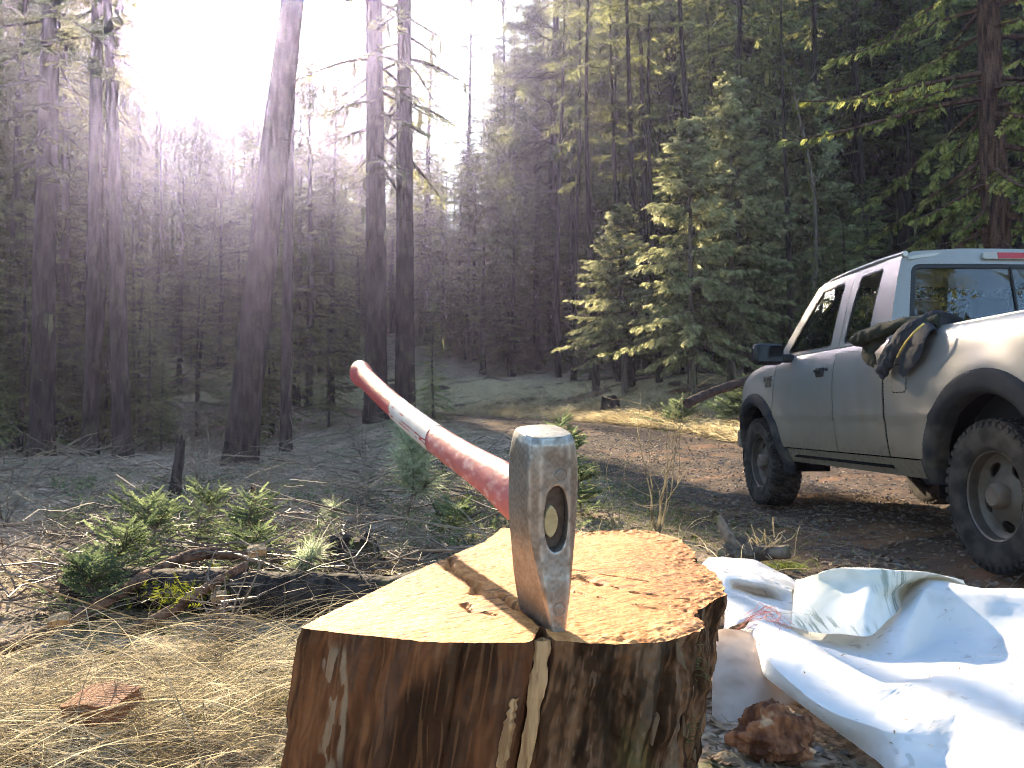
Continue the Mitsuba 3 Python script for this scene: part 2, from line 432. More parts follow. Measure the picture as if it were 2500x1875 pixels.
# the same, lighter, for the far-off mass
TWF = twig_template(4, .27, 15, .08)
for i in range(2):
    grove(f'far_fir_{"ab"[i]}', {k: m for k, m in zip(('trunk', 'crown'), (lambda d: (d['trunk'], d['crown']))(conifer(24, .24, [3.5, 5][i], [2.9, 2.6][i], 95, 140 + i, 'far', 13, 1.2, wob=.25, sides=6, rows=10)))}, MB)
# slender poles with only dead twigs low down and a thin top
for i in range(3):
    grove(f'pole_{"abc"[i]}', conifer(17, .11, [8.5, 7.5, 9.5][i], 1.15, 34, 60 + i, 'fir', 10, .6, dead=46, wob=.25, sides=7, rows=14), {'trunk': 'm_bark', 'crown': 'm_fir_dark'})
# young understorey firs
for i in range(2):
    grove(f'young_fir_{"ab"[i]}', conifer(5.5, .06, .5, 1.35, 85, 70 + i, 'fir', 13, .5, sides=6, rows=8, wob=.08), {'trunk': 'm_bark', 'crown': 'm_fir'})
# mid-distance tall pines and firs with more open crowns
grove('open_pine', conifer(23, .25, 5.5, 3.3, 120, 80, 'pine', 20, .62, dead=24, lichen=70, up=(-.2, .35), droop=.15, wob=.3, rows=18, power=.42), {'trunk': 'm_bark', 'crown': 'm_pine', 'lichen': 'm_lichen'})
grove('open_fir', conifer(18, .19, 3.5, 2.5, 130, 81, 'fir', 17, .62, dead=20, lichen=150, wob=.2, rows=18), {'trunk': 'm_bark', 'crown': 'm_fir', 'lichen': 'm_lichen'})
grove('mossy_fir', conifer(15, .15, 4.6, 2.9, 120, 82, 'fir', 24, .46, dead=16, lichen=420, wob=.12, rows=20, up=(-.2, .4), droop=.22), {'trunk': 'm_bark_pale', 'crown': 'm_fir_yellow', 'lichen': 'm_lichen'})
# incense cedars
for i in range(2):
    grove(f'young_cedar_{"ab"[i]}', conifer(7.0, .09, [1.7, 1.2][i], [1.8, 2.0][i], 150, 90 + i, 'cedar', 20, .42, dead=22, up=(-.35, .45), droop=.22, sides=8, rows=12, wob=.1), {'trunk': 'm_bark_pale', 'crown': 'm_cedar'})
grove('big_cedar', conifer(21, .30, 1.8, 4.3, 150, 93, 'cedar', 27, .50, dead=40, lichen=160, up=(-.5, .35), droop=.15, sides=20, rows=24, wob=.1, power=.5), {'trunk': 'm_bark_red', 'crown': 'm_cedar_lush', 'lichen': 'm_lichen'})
# big bare trunks by the clearing, crowns high above the frame
grove('twin_giant', conifer(26, .24, 6.0, 2.3, 80, 97, 'fir', 15, .75, dead=20, lichen=60, sides=26, rows=60, wob=.12, ridge=.13, up=(-.35, .3)), MB)
grove('bare_giant', conifer(26, .24, 13.5, 2.9, 70, 95, 'fir', 16, .8, dead=14, sides=26, rows=60, wob=.12, ridge=.13), MB)
grove('bare_giant_b', conifer(26, .24, 12, 2.6, 70, 96, 'fir', 16, .8, dead=26, sides=26, rows=60, wob=.2, ridge=.13), MB)

px2x = lambda px, y: (px - 1250) / 2030 * y       # how far right of the camera's line something at distance y stands
# --- the trees one can tell apart, left to right
plant_tree('pine_tree', 'twin_giant', 'big straight dark trunk nearest the left edge of the clearing', -9.6, 17.0, .3, 1.0)
plant_tree('pine_tree', 'twin_giant', 'thin trunk leaning right, close beside the leftmost big trunk', -9.4, 18.5, 2.0, .6, .9, tilt=(0, 1, 2.5))
plant_tree('pine_tree', 'bare_giant_b', 'narrow upright trunk between the leftmost big trunk and the left-tilted one', -8.1, 16.0, 4.0, .62, .95)
plant_tree('pine_tree', 'bare_giant', 'medium trunk tilting left at its top, left of the bare twiggy shrub', -7.1, 15.2, 5.0, .72, .30 * 1.0 + .2, tilt=(0, 1, -3.5))
plant_tree('pine_tree', 'bare_giant', 'massive trunk leaning strongly to the right behind the bare twiggy shrub', -4.42, 13.5, 1.0, 1.08, .95, tilt=(0, 1, 6.5))
plant_tree('pine_tree', 'bare_giant_b', 'thin upright trunk just right of the strongly leaning trunk', -4.75, 17.5, .6, .5, .9)
plant_tree('pine_tree', 'twin_giant', 'left trunk of the close pair of big trunks above the maul handle', -3.43, 21.0, 2.4, 1.24, 1.1, tilt=(0, 1, -1.0))
plant_tree('pine_tree', 'twin_giant', 'right trunk of the close pair of big trunks above the maul handle', -2.72, 21.2, 4.4, 1.10, 1.1)
plant_tree('fir_tree', 'open_fir', 'pointed fir with its tip against the white sky, left of two such tips', -4.3, 43, .4, 1.15, .96)
plant_tree('fir_tree', 'open_fir', 'narrow pointed fir reaching highest into the white sky gap', -2.5, 46, 1.4, 1.0, 1.12)
plant_tree('fir_tree', 'open_fir', 'pointed fir against the sky gap just left of the tall sparse pine', -.6, 45, 2.4, 1.05, 1.1)
plant_tree('pine_tree', 'open_pine', 'tall sparse pine standing against the sky above the maul head', 1.95, 38, .9, 1.1, 1.2)
plant_tree('fir_tree', 'open_fir', 'dark fir with bare twigs right of the tall sparse pine', 4.5, 37, 2.2, 1.15, 1.35)
plant_tree('pine_tree', 'open_pine', 'thick dark pine behind the yellow-green mossy fir', 9.1, 46, 3.4, 1.55, 1.4)
plant_tree('fir_tree', 'mossy_fir', 'yellow-green fir hung with pale beard lichen, above the silvery cedars', 7.3, 26.0, 1.2, 1.24, 1.3)
plant_tree('cedar_tree', 'young_cedar_a', 'small pale cedar with a pointed top, left of the two bright cedars', 3.2, 23.5, .4, 1.05, .80)
plant_tree('cedar_tree', 'young_cedar_b', 'bright silvery green cedar hanging low over the bank behind the truck bonnet', 4.4, 20.2, 1.9, 1.1, 1.02)
plant_tree('cedar_tree', 'young_cedar_b', 'silvery cedar just right of and behind the low hanging bright one', 5.7, 21.6, 4.9, 1.2, 1.18)
plant_tree('cedar_tree', 'big_cedar', 'large cedar with thick reddish trunk and drooping lit sprays behind the truck cab', 9.9, 16.8, 2.7, 1.0)
plant_tree('cedar_tree', 'young_cedar_a', 'dark young cedar at the forest edge between the silvery cedars and the truck', 8.6, 24, 2.0, 1.2)
plant_tree('cedar_tree', 'big_cedar', 'second large cedar farther right, mostly beyond the truck roof', 13.6, 19.5, 5.4, .95)
plant_tree('fir_tree', 'young_fir_a', 'small sunlit fir standing left of the road bend, beside the maul head', -1.65, 17.5, .3, .46)
plant_tree('fir_tree', 'young_fir_b', 'young fir in front of the dark stand beyond the road bend', 2.6, 27.5, 2.3, .8)
# thin bare trunks on the slope below the cedars
for j, (px, yy, s) in enumerate([(1455, 25, .95), (1510, 26, .85), (1540, 24.2, 1.0), (1578, 26, 1.05), (1610, 23.6, .8), (1690, 22, 1.0), (1735, 26, .8), (1830, 24, 1.1), (1935, 22, .75), (1975, 25, 1.2), (1400, 29, .9), (1365, 31, 1.0)]):
    plant_tree('slender_tree', f'pole_{"abc"[j % 3]}', 'slender bare-stemmed dark trunk on the slope behind the road bank', px2x(px, yy), yy, j * 1.7, s * 1.1, s, group='slender trunks on the slope behind the road')
# crooked mossy snag
tk, _ax, _rd = trunk_mesh(11, .09, 333, 9, .9, (-.05, 0), 26, .1)
sp = np.stack([_ax(np.full(4, z))[0] + np.outer(np.linspace(0, 1, 4), d) for z, d in ((5.2, (.9, .1, 1.1)), (6.4, (-.8, .2, .7)), (7.5, (.5, -.3, .9)), (4.1, (-.6, 0, .5)))])
k = thing('dead_tree', 'thin crooked dead tree with yellow moss, left of the big cedar sprays', 'tree')
part(k, 'trunk', (cat(tk, tubes(sp, np.full((4, 1), .03) * V(1, .8, .6, .3), 5))[0] + V(7.6, 21.5, float(H(7.6, 21.5)) - .1), cat(tk, tubes(sp, np.full((4, 1), .03) * V(1, .8, .6, .3), 5))[1]), 'm_bark_pale', 30)
rr = np.random.default_rng(5); zz = rr.uniform(1.5, 10, 500); aa = rr.uniform(2.2, 4.4, 500); c0 = _ax(zz) + np.stack([np.cos(aa), np.sin(aa), 0 * aa], 1) * (_rd(zz)[:, None] + .005) + V(7.6, 21.5, float(H(7.6, 21.5)) - .1)
part(k, 'moss', stamp(TW2[0], TW2[1], rr.normal(size=(500, 3)) * .06, rr.normal(size=(500, 3)) * .1, rr.normal(size=(500, 3)) * .08, c0), 'm_moss', kind='stuff')

# --- the forest behind: filled row by row, kept low where the sun and the sky gap show
rf = np.random.default_rng(17)
taken, far = [], 0
labels['far_forest'] = {'label': 'far-off hazy mass of conifers closing the view behind the nearer trunks', 'category': 'forest', 'kind': 'stuff'}
SUNAZ = math.degrees(math.atan2(SUN[0], SUN[1]))
LIM = [(-40, 60), (-33, 42), (-28, 33), (-26, 28), (-24.5, 24.3), (-16, 24.3), (-13.5, 30), (-9.6, 34), (-8.6, 25), (-7.4, 19.5), (-4, 18.5), (-2.6, 20), (-.5, 26), (3, 30), (8, 40), (40, 60)]
KEYS = [(.1, .9, .6), (1.4, 2.5, .1), (-1.3, 3.5, .1), (-2.0, 6, .2), (2.2, 4.6, 1.1), (2.2, 6.2, 1.1), (4.4, 20.2, 5.5), (4.4, 20.2, 3.2), (5.6, 22.4, 6), (3.2, 23.5, 5), (5.9, 21, 9), (9.9, 16.8, 6.5), (8.2, 15.8, 9), (9, 15.5, 4), (5.5, 17.5, 1.4), (3, 19, 1.2), (2.6, 15.2, .9), (4, 16, 1.2), (1.2, 21.5, 1.1), (-.3, 24, 1.2), (-3.2, 4.5, .2), (-1, 8, .2), (7, 18, 8), (3.8, 20, 7), (6, 20, 11), (8, 19, 12), (10, 18, 12), (12, 19, 12), (7, 22, 14), (9, 22, 6), (11, 20, 8), (3, 24, 8), (6.5, 24, 9), (7.3, 26, 9), (7.3, 26, 13), (6.5, 25, 11), (-3, 6, .1), (-4, 9, .1), (-1.5, 8, .1), (-1, 5, .1), (0, 6, .1), (1, 8, .1), (1, 12, .3), (0, 20, .9), (-.3, 24, 1.2), (2.5, 11, .2), (-2.5, 10.5, .1), (2.5, 9, .1), (4.3, 15.5, 1.0), (3.3, 18, 1.2), (2.4, 20, 1.3), (1, 22.5, 1.3), (-1, 24.5, 1.3)]
NEARK = [(.1, .9, .6), (1.4, 2.5, .1), (-1.1, 2.4, .1), (-1.6, 4, .1), (-2, 6, .1), (2.2, 4.6, 1.1), (2.6, 15.2, .9), (3, 19, 1.2), (4.4, 20.2, 5.5), (8, 19, 12), (10, 18, 10), (6, 20, 8), (7.3, 26, 11), (-1, 5, .1), (-3, 6, .1), (-1.5, 8, .1), (0, 6, .1), (1, 8, .1), (-3, 9, .1), (2.5, 11, .2), (1, 12, .3), (1.2, 21.5, 1.1), (3.5, 15.6, 1.3), (-.3, 24, 1.2), (0, 20, .9), (4.4, 20.2, 3), (4.3, 15.5, 1.0), (3.3, 18, 1.2), (2.4, 20, 1.3), (1, 22.5, 1.3), (-1, 24.5, 1.3)]
BANKK = [(4.3, 15.5, 1.0), (3.3, 18, 1.2), (2.4, 20, 1.3), (1, 22.5, 1.3), (-1, 24.5, 1.3), (2.5, 11, .2), (-2, 6, .1), (-1.5, 8, .1), (1, 12, .3), (0, 6, .1), (1, 8, .1), (-1, 5, .1), (-3, 6, .1)]
def shades(x, y, ztop, wid=2.6, keys=None):
    for kx, ky, kz in keys or (NEARK if y > 34 else KEYS):
        t = (x - kx) * SUN[0] + (y - ky) * SUN[1]; hh = SUN[0] ** 2 + SUN[1] ** 2
        if t <= 0: continue
        t /= hh
        if abs((x - kx) * SUN[1] - (y - ky) * SUN[0]) / hh ** .5 < wid and kz + t * SUN[2] < ztop: return True
    return False
def fits(x, y, dmin):
    return all((x - a) ** 2 + (y - b) ** 2 > dmin ** 2 for a, b in taken)
# leafy firs closing the view beyond the road bend
grove('leafy_fir', conifer(12, .13, .9, 2.2, 150, 85, 'fir', 16, .55, lichen=120, sides=7, rows=10, wob=.1), {'trunk': 'm_bark', 'crown': 'm_fir', 'lichen': 'm_lichen'})
for j in range(70):
    y = rf.uniform(31, 46); az = rf.uniform(-22, 3); x = y * math.tan(math.radians(az)); s = rf.uniform(.75, 1.25)
    if any((x - a) ** 2 + (y - b) ** 2 < 3.5 for a, b in taken): continue
    while s > .5 and shades(x, y, float(H(x, y, False)) + 12 * s * .85, 1.6): s -= .06
    if shades(x, y, float(H(x, y, False)) + 12 * s * .95, 2.0, BANKK): continue
    taken.append((x, y)); plant_tree('leafy_conifer', 'leafy_fir', 'leafy conifer with foliage down to the ground beyond the road bend', x, y, j * 1.9, max(.8, s) * rf.uniform(.95, 1.2), s, 'leafy conifers beyond the road bend')
for rows, (y0, y1, n, dmin, pole) in enumerate([(17, 26, 60, 1.3, .7), (24, 36, 120, 1.6, .4), (34, 50, 170, 1.8, .12), (50, 80, 170, 2.4, 0), (80, 125, 170, 3.2, 0)]):
    for _ in range(n):
        for _try in range(30):
            y = rf.uniform(y0, y1); az = rf.uniform(-37, 36); x = y * math.tan(math.radians(az))
            la, _, _ = lateral(np.array(x), np.array(y))
            if -3.4 < la < 4.5 and y < 45: continue
            if la > 0 and y < 27: continue
            if y < 20 and az > -9: continue
            if fits(x, y, dmin): break
        else:
            continue
        taken.append((x, y))
        lim = np.interp(az, [a for a, _ in LIM], [b for _, b in LIM])
        z0 = float(H(x, y, False)); top = .75 + math.hypot(x, y) * math.tan(math.radians(lim)) - z0
        top *= rf.uniform(.86, 1.0)
        if y < 24 and shades(x, y, z0 + top * .8): continue
        while top > 5 and shades(x, y, z0 + top * .86, 2.1): top *= .94
        if top < 5.2: continue
        right = az > 0
        if rows >= 3:                                         # far off the stand reads as one mass
            far += 1; s = max(.25, min(1.3, top / 24)); kd = f'far_fir_{"ab"[rf.integers(4) % 2]}'
            turn = rf.uniform(0, 360)
            if rows == 4 and far % 3 == 0: continue
            scene[f'far_forest__{far:03d}'] = {'type': 'instance', 'group': {'type': 'ref', 'id': kd}, 'to_world': T().translate([x, y, z0 - .1]) @ T().rotate([0, 0, 1], turn) @ T().scale([max(s, .55), max(s, .55), s])}
            continue
        g = 'conifers of the deep stand on the right' if right else 'conifers of the shaded stand on the left'
        lab = 'dark conifer in the dense stand behind the cedars on the right' if right else 'dark conifer in the shaded hazy stand behind the clearing on the left'
        if rf.uniform() < pole:
            s = min(rf.uniform(.8, 1.35), top / 17)
            if s < .35: continue
            plant_tree('conifer', f'pole_{"abc"[rf.integers(3)]}', lab, x, y, rf.uniform(0, 6.3), min(1.35, s * rf.uniform(.9, 1.15)), s, g, tilt=(rf.normal(), rf.normal(), rf.uniform(0, 2.5)))
        else:
            s = min(rf.uniform(.8, 1.3), top / 24)
            if s < .25: continue
            plant_tree('conifer', f'stand_fir_{"abcd"[rf.integers(4)]}', lab, x, y, rf.uniform(0, 6.3), max(s, .55) * rf.uniform(.9, 1.1), s, g)
# two close-set firs whose shade falls on the rear of the truck
for x, y, s, rz in ((-7.25, 29.6, 1.17, .4), (-7.95, 30.6, 1.20, 2.1), (-6.6, 30.4, 1.12, 3.3)):
    plant_tree('leafy_conifer', 'leafy_fir', 'leafy conifer of the close-set three right of the strongly leaning trunk', x, y, rz, 1.15, (14.2 - float(H(x, y, False))) / 12 * s / 1.17, 'close-set leafy conifers')
# understorey
for j in range(190):
    y = rf.uniform(17.5, 42); az = rf.uniform(-37, 34) if j % 3 else rf.uniform(-37, -3); x = y * math.tan(math.radians(az)); la, _, _ = lateral(np.array(x), np.array(y))
    if -3.2 < la < 5.5: continue
    if y < 20 and az > -9: continue
    if shades(x, y, float(H(x, y, False)) + 5, 1.5, BANKK): continue
    plant_tree('young_conifer', f'young_fir_{"ab"[j % 2]}', 'low young conifer growing under the dark trunks of the forest', x, y, j * 1.3, rf.uniform(.4, 1.0) * (1 + .45 * (y > 26)), group='young conifers under the forest')

# the same forest closes the clearing behind the photographer: the truck's windows mirror it
for j in range(26):
    a = math.radians(rf.uniform(95, 265)); d_ = rf.uniform(13, 30)
    plant_tree('conifer', f'far_fir_{"ab"[j % 2]}', 'dark conifer closing the clearing behind the viewer, mirrored in the truck windows', d_ * math.sin(a) + 2, d_ * math.cos(a), j * 1.1, rf.uniform(.8, 1.1), rf.uniform(.7, 1.0), 'conifers behind the viewer')
# and it goes on to both sides of the view
for j in range(56):
    sd = 1 if j % 2 else -1; a = math.radians(sd * rf.uniform(38, 96)); d_ = rf.uniform(15, 60); x, y = d_ * math.sin(a), d_ * math.cos(a)
    if sd > 0 and x < 9: continue
    far += 1; s = rf.uniform(.7, 1.1)
    scene[f'far_forest__{far:03d}'] = {'type': 'instance', 'group': {'type': 'ref', 'id': f'far_fir_{"ab"[j // 2 % 2]}'}, 'to_world': T().translate([x, y, float(H(x, y, False)) - .1]) @ T().rotate([0, 0, 1], rf.uniform(0, 360)) @ T().scale([s, s, s])}
# ------------------------------------------------------------------ chopping block
OUT = np.array([(-0.1833,0.7366),(-0.1487,0.7213),(-0.1128,0.7103),(-0.0776,0.6990),(-0.0335,0.6945),(0.0105,0.6955),(0.0150,0.7010),(0.0175,0.7085),(0.0230,0.7400),(0.0275,0.7400),(0.0318,0.7080),(0.0360,0.6990),(0.0582,0.6912),(0.0865,0.6912),(0.1201,0.6961),(0.1525,0.7139),(0.1714,0.7366),(0.1736,0.7509),(0.1690,0.7709),(0.1740,0.7939),(0.1874,0.8049),(0.2114,0.8390),(0.2242,0.8761),(0.2298,0.9229),(0.2275,0.9749),(0.2208,1.0151),(0.2334,1.0570),(0.2292,1.1353),(0.2110,1.1944),(0.1800,1.2155),(0.1287,1.2048),(0.1083,1.1903),(0.0855,1.2155),(0.0375,1.2219),(-0.0148,1.2263),(-0.0368,1.1261),(-0.0786,1.0211),(-0.1185,0.9291),(-0.1511,0.8340),(-0.1728,0.7778)])
_c = np.vstack([OUT, OUT[:1]]); _d = np.concatenate([[0], np.cumsum(np.linalg.norm(np.diff(_c, axis=0), axis=1))])
NU = 1100
US = np.linspace(0, _d[-1], NU, endpoint=False)
ring = np.stack([np.interp(US, _d, _c[:, k]) for k in (0, 1)], 1)
for _ in range(2): ring = (np.roll(ring, 1, 0) + 2 * ring + np.roll(ring, -1, 0)) / 4
rn = nrm(np.roll(ring, -1, 0) - np.roll(ring, 1, 0)); rn = np.stack([rn[:, 1], -rn[:, 0]], 1)
UC = float(np.interp(8.5, np.arange(len(_d)), _d))            # where the split runs, along the rim
UR = float(np.interp(33, np.arange(len(_d)), _d))             # where the bark ends at the back
barky = sst(UC + .02, UC + .07, US) * (1 - sst(UR - .05, UR + .05, US))
top_z = lambda x, y: .564 + .045 * (y - .69)
vv = np.concatenate([[0], np.geomspace(.0015, .62, 200)])
def wall_point(u, r2, n2, bk, v):
    q = np.stack([r2[:, 0][:, None] + 0 * v, r2[:, 1][:, None] + 0 * v, 0 * r2[:, :1] + v[None]], -1)
    st = q * V(1, 1, .16)
    ridge = np.abs(nf(st * 34, 3, 7) - .5) * 2
    fiss = sst(.62, .80, nf(st * 27 + 9, 3, 41)); rough = .013 * (ridge - .45) - .016 * fiss + .008 * (nf(q * V(1, 1, .3) * 55, 2, 43) - .5) + .010 * (nf(st * 90, 2, 8) - .5) * 2 + .004 * (nf(q * 120, 2, 3) - .5)
    plates = .010 * (nf(q * V(1, 1, .45) * 26, 2, 12) - .5)
    sm = -.0035 * sst(.55, .75, nf(q * V(1, 1, .07) * 75, 3, 44)) + .0035 * (nf(q * V(1, 1, .10) * 150, 2, 45) - .5) + .004 * sst(.5, .54, nf(q * V(1, 1, .25) * 16, 2, 46)) + .0016 * (nf(st * 22 + 4, 2, 10) - .5) * 2
    groove = -.004 * np.exp(-((u[:, None] - .152 + .01 * v[None] + .004 * nf(q * 9, 2, 4)) / .0012) ** 2) * (v[None] < .16)
    near = np.clip(v / .012, 0, 1)[None]
    off = (bk[:, None] * (rough + plates) + (1 - bk[:, None]) * (sm + groove)) * (.35 + .65 * near)
    off = off + .0012 * (nf(q * 300, 1, 6) - .5)
    crack = np.exp(-((u - UC) / .030) ** 2)[:, None] * sst(0, .1, v)[None]
    # the notch closes downwards
    xy = q[..., :2] + n2[:, None] * off[..., None]
    mouth = V(.0235, .6985)
    xy = xy + (mouth - xy) * (crack * sst(.12, .5, v)[None] * .85)[..., None]
    z = top_z(r2[:, 0], r2[:, 1])[:, None] - v[None]
    xy = xy + np.stack([-.15 * v - .10 * v ** 2, .03 * v], -1)[None]
    return np.concatenate([xy, z[..., None]], -1)
wall = wall_point(US, ring, rn, barky, vv)                     # (NU, nv, 3)
wv = wall.transpose(1, 0, 2)
bk_mesh = (wv.reshape(-1, 3), grid_faces(len(vv), NU, True)[:, ::-1])
bk_uv = np.stack([np.broadcast_to(US, (len(vv), NU)).ravel(), np.broadcast_to(vv[:, None], (len(vv), NU)).ravel()], 1)
# the sawn top
NR = 110
ctr = V(.06, .95)
rr_ = 1 - np.linspace(0, 1, NR) ** 1.6
edge = wv[0]
top = ctr[None, None] + (edge[None, :, :2] - ctr) * rr_[:, None, None]
tx, ty = top[..., 0], top[..., 1]
rimd = (1 - rr_)[:, None] * np.linalg.norm(edge[:, :2] - ctr, axis=1)[None]
q = np.stack([tx, ty, 0 * tx], -1)
def seg(x, y, pts):
    d = np.full(x.shape, 9.0)
    for (ax_, ay_), (bx_, by_) in zip(pts[:-1], pts[1:]):
        ab = V(bx_ - ax_, by_ - ay_); t = np.clip(((x - ax_) * ab[0] + (y - ay_) * ab[1]) / (ab @ ab), 0, 1)
        d = np.minimum(d, np.hypot(x - ax_ - t * ab[0], y - ay_ - t * ab[1]))
    return d
jag = .0035 * (nf(q * 90, 2, 14) - .5) * 2
tz = .0010 * (nf(q * 25, 3, 1) - .5) + .0011 * (nf(q * 160, 2, 2) - .5)
sawl = (tx * .55 + ty * .83)
tz = tz + .00006 * np.sin(sawl * 2 * np.pi / .011 + 3 * nf(q * 12, 2, 5)) * sst(.45, .6, nf(q * 8, 2, 6))
crumb = sst(.075, .01, rimd) * sst(-.02, .06, tx) * (nf(q * 6, 2, 30) > .2)
tz = tz + crumb * .005 * (nf(q * 110, 3, 3) - .55)
for pts, w, dp in (([(-.076, 1.021), (-.0709, .968), (-.0404, .893), (-.0365, .8545)], .0035, .008), ([(-.0466, .8144), (-.0381, .7867)], .0022, .005), ([(-.045, .80), (-.012, .772)], .0010, .002),
                   ([(.0615, .9168), (.0809, .9229), (.0924, .8931)], .007, .004), ([(.075, .93), (.12, .86), (.175, .83)], .0012, .0025), ([(.05, .87), (.13, .80), (.165, .785)], .001, .002), ([(.04, .98), (.15, .90)], .0008, .0016),
                   ([(.030, .745), (-.012, .846)], .0030, .010)):
    tz = tz - dp * np.exp(-((seg(tx, ty, pts) + jag) / w) ** 2)
tz = tz * np.clip(rimd / .003, 0.0, 1)
topm = (np.stack([tx, ty, top_z(tx, ty) + tz], -1).reshape(-1, 3), grid_faces(NR, NU, True))

def f_top(p, n, uv):
    d = dr.sqrt(dr.square(p.x - .055) + dr.square((p.y - .98) * .8))
    ringp = fbm(p.x * 9, p.y * 9, 1.0, 2) * .05 + d
    rings = .5 + .5 * dr.sin(ringp * 620)
    g = fbm(p.x * 90, p.y * 90, 2.0, 4); h = noise(p.x * 420, p.y * 420, 5.0)
    c = mix([.40, .150, .042], [.54, .25, .085], smoothstep(.3, .7, .68 * g + .12 * rings + .20 * h))
    c = mix(c, [.58, .32, .130], smoothstep(.5, .75, fbm(p.x * 14, p.y * 14, 8.0, 3)) * .5)
    # coarser red-brown band of inner bark on the right-hand rim, shavings and saw scars
    e = smoothstep(.105, .185, p.x + .05 * (fbm(p.x * 30, p.y * 30, 3.0, 3) - .5) + .5 * dr.maximum(0, .735 - p.y)) * smoothstep(1.25, 1.0, p.y)
    red = mix([.20, .065, .022], [.46, .19, .065], smoothstep(.3, .7, .5 * noise(p.x * 210, p.y * 210, 1.0) + .5 * h))
    c = mix(c, red, e * .8)
    l = (p.x * .83 + p.y * .55); m = (p.y * .83 - p.x * .55)
    sc = smoothstep(.66, .78, noise(l * 26, m * 330, 4.0)) * smoothstep(.42, .6, fbm(p.x * 11, p.y * 11, 6.0, 2))
    c = mix(c, [.16, .07, .03], sc * .75)
    sp = smoothstep(.74, .84, noise(p.x * 260, p.y * 200, 9.0)) * smoothstep(.45, .65, fbm(p.x * 17, p.y * 17, 2.0, 2))
    c = mix(c, [.17, .085, .035], sp * .7)
    # sawdust and saw fuzz: fine light and dark grain, coarser on the right-hand rim
    gr = noise(p.x * 620, p.y * 560, 3.0) - .5 + .7 * (noise(p.x * 300, p.y * 260, 8.0) - .5)
    return c * (1 + gr * (.22 + .5 * e))


def f_block(p, n, uv):
    u, v = uv.x, uv.y
    wq = .02 * (fbm(u * 25, v * 25, 5.0, 2) - .5); st = .45 * fbm((u + wq) * 75 + v * 5, v * 13.0, 1.0, 4) + .55 * fbm((u + wq) * 240 + v * 9, v * 34.0, 2.0, 3); s2 = fbm(u * 26 + v * 2, v * 11, 7.0, 4); h = fbm(p.x * 160, p.y * 160, p.z * 90, 2)
    wood = mix([.060, .026, .014], [.20, .082, .036], smoothstep(.28, .76, .65 * st + .35 * s2))
    wood = mix(wood, [.06, .048, .040], smoothstep(.58, .68, fbm(u * 60 + 3 + v * 3, v * 12, 3.0, 4)) * .35)
    wood = mix(wood, [.26, .14, .07], smoothstep(.66, .74, fbm(u * 70 + 9, v * 6, 5.0, 3)) * .6)
    # pale fungus streak down the left end
    wob = .022 * (fbm(v * 16, u * 20, 2.0, 3) - .5) + .006 * (noise(v * 70, u * 40, 1.0) - .5)
    uc = .034 + .10 * v
    fork = smoothstep(.002, -.002, dr.abs(u - uc + wob) - (.0035 + .004 * noise(v * 40, 3.0, 3.0) + .006 * (fbm(u * 400, v * 90, 3.0, 3) - .5)))
    fork2 = smoothstep(.0015, -.0015, dr.abs(u - uc - .012 + wob * .6) - .0030) * smoothstep(.5, .56, noise(v * 28, 8.0, 1.0))
    wood = mix(wood, [.30, .225, .15], .8 * dr.maximum(fork, fork2) * .8 * smoothstep(.006, .02, v) * smoothstep(.45, .50, noise(v * 60, u * 300, 6.0) + .15))
    bkc = mix([.040, .022, .013], [.17, .092, .050], smoothstep(.3, .72, .6 * fbm(u * 90, v * 16, 4.0, 3) + .4 * h))
    bkc = mix(bkc, [.14, .11, .08], .7 * smoothstep(.56, .72, fbm(u * 60, v * 12, 8.0, 3)) * smoothstep(.06, .2, u - UC))
    bkc = mix(bkc, [.13, .14, .04], smoothstep(.64, .74, fbm(u * 24, v * 24, 12.0, 3)) * smoothstep(.04, .16, v) * .6)
    fib = noise(u * 640 + 3 * fbm(v * 30, u * 40, 3.0, 2), v * 120, 5.0); fi2 = fbm(u * 150 + v * 4, v * 26, 11.0, 3)
    bkc = mix(bkc, [.014, .009, .006], smoothstep(.50, .36, fi2) * .65)
    bkc = mix(bkc, [.20, .13, .085], smoothstep(.66, .80, fib) * smoothstep(.42, .6, fi2) * .5)
    wood = mix(wood, [.020, .012, .008], smoothstep(.56, .70, fbm(u * 13 + 2, v * 9 + 4, 3.0, 4)) * .75)
    wood = mix(wood, [.24, .12, .056], smoothstep(.68, .82, noise(u * 480 + 4 * fbm(v * 20, u * 30, 1.0, 2), v * 26, 2.0)) * .3)
    k = smoothstep(.012, .06, u - UC + .02 * (st - .5))
    return mix(wood, bkc, k)
M['m_sawn'] = bumped(pr(proc(f_top), .75, .25), lambda p, n, uv: fbm(p.x * 300, p.y * 300, 1.0, 2) + .8 * noise((p.x * .83 + p.y * .55) * 60, (p.y * .83 - p.x * .55) * 500, 1.0), .0005, 3e-4)
M['m_block'] = bumped(pr(proc(f_block), 1.0, .04), lambda p, n, uv: fbm(p.x * 240, p.y * 240, p.z * 30, 3) + .4 * noise(p.x * 500, p.y * 500, p.z * 200), .0035, 4e-4)
M['m_fresh'] = two(bumped(pr(proc(lambda p, n, uv: mix([.22, .12, .055], [.48, .30, .15], smoothstep(.3, .7, fbm(p.x * 260, p.y * 260, p.z * 14, 3)))), .7, .25), lambda p, n, uv: fbm(p.x * 400, p.y * 400, p.z * 20, 2), .001, 4e-4))

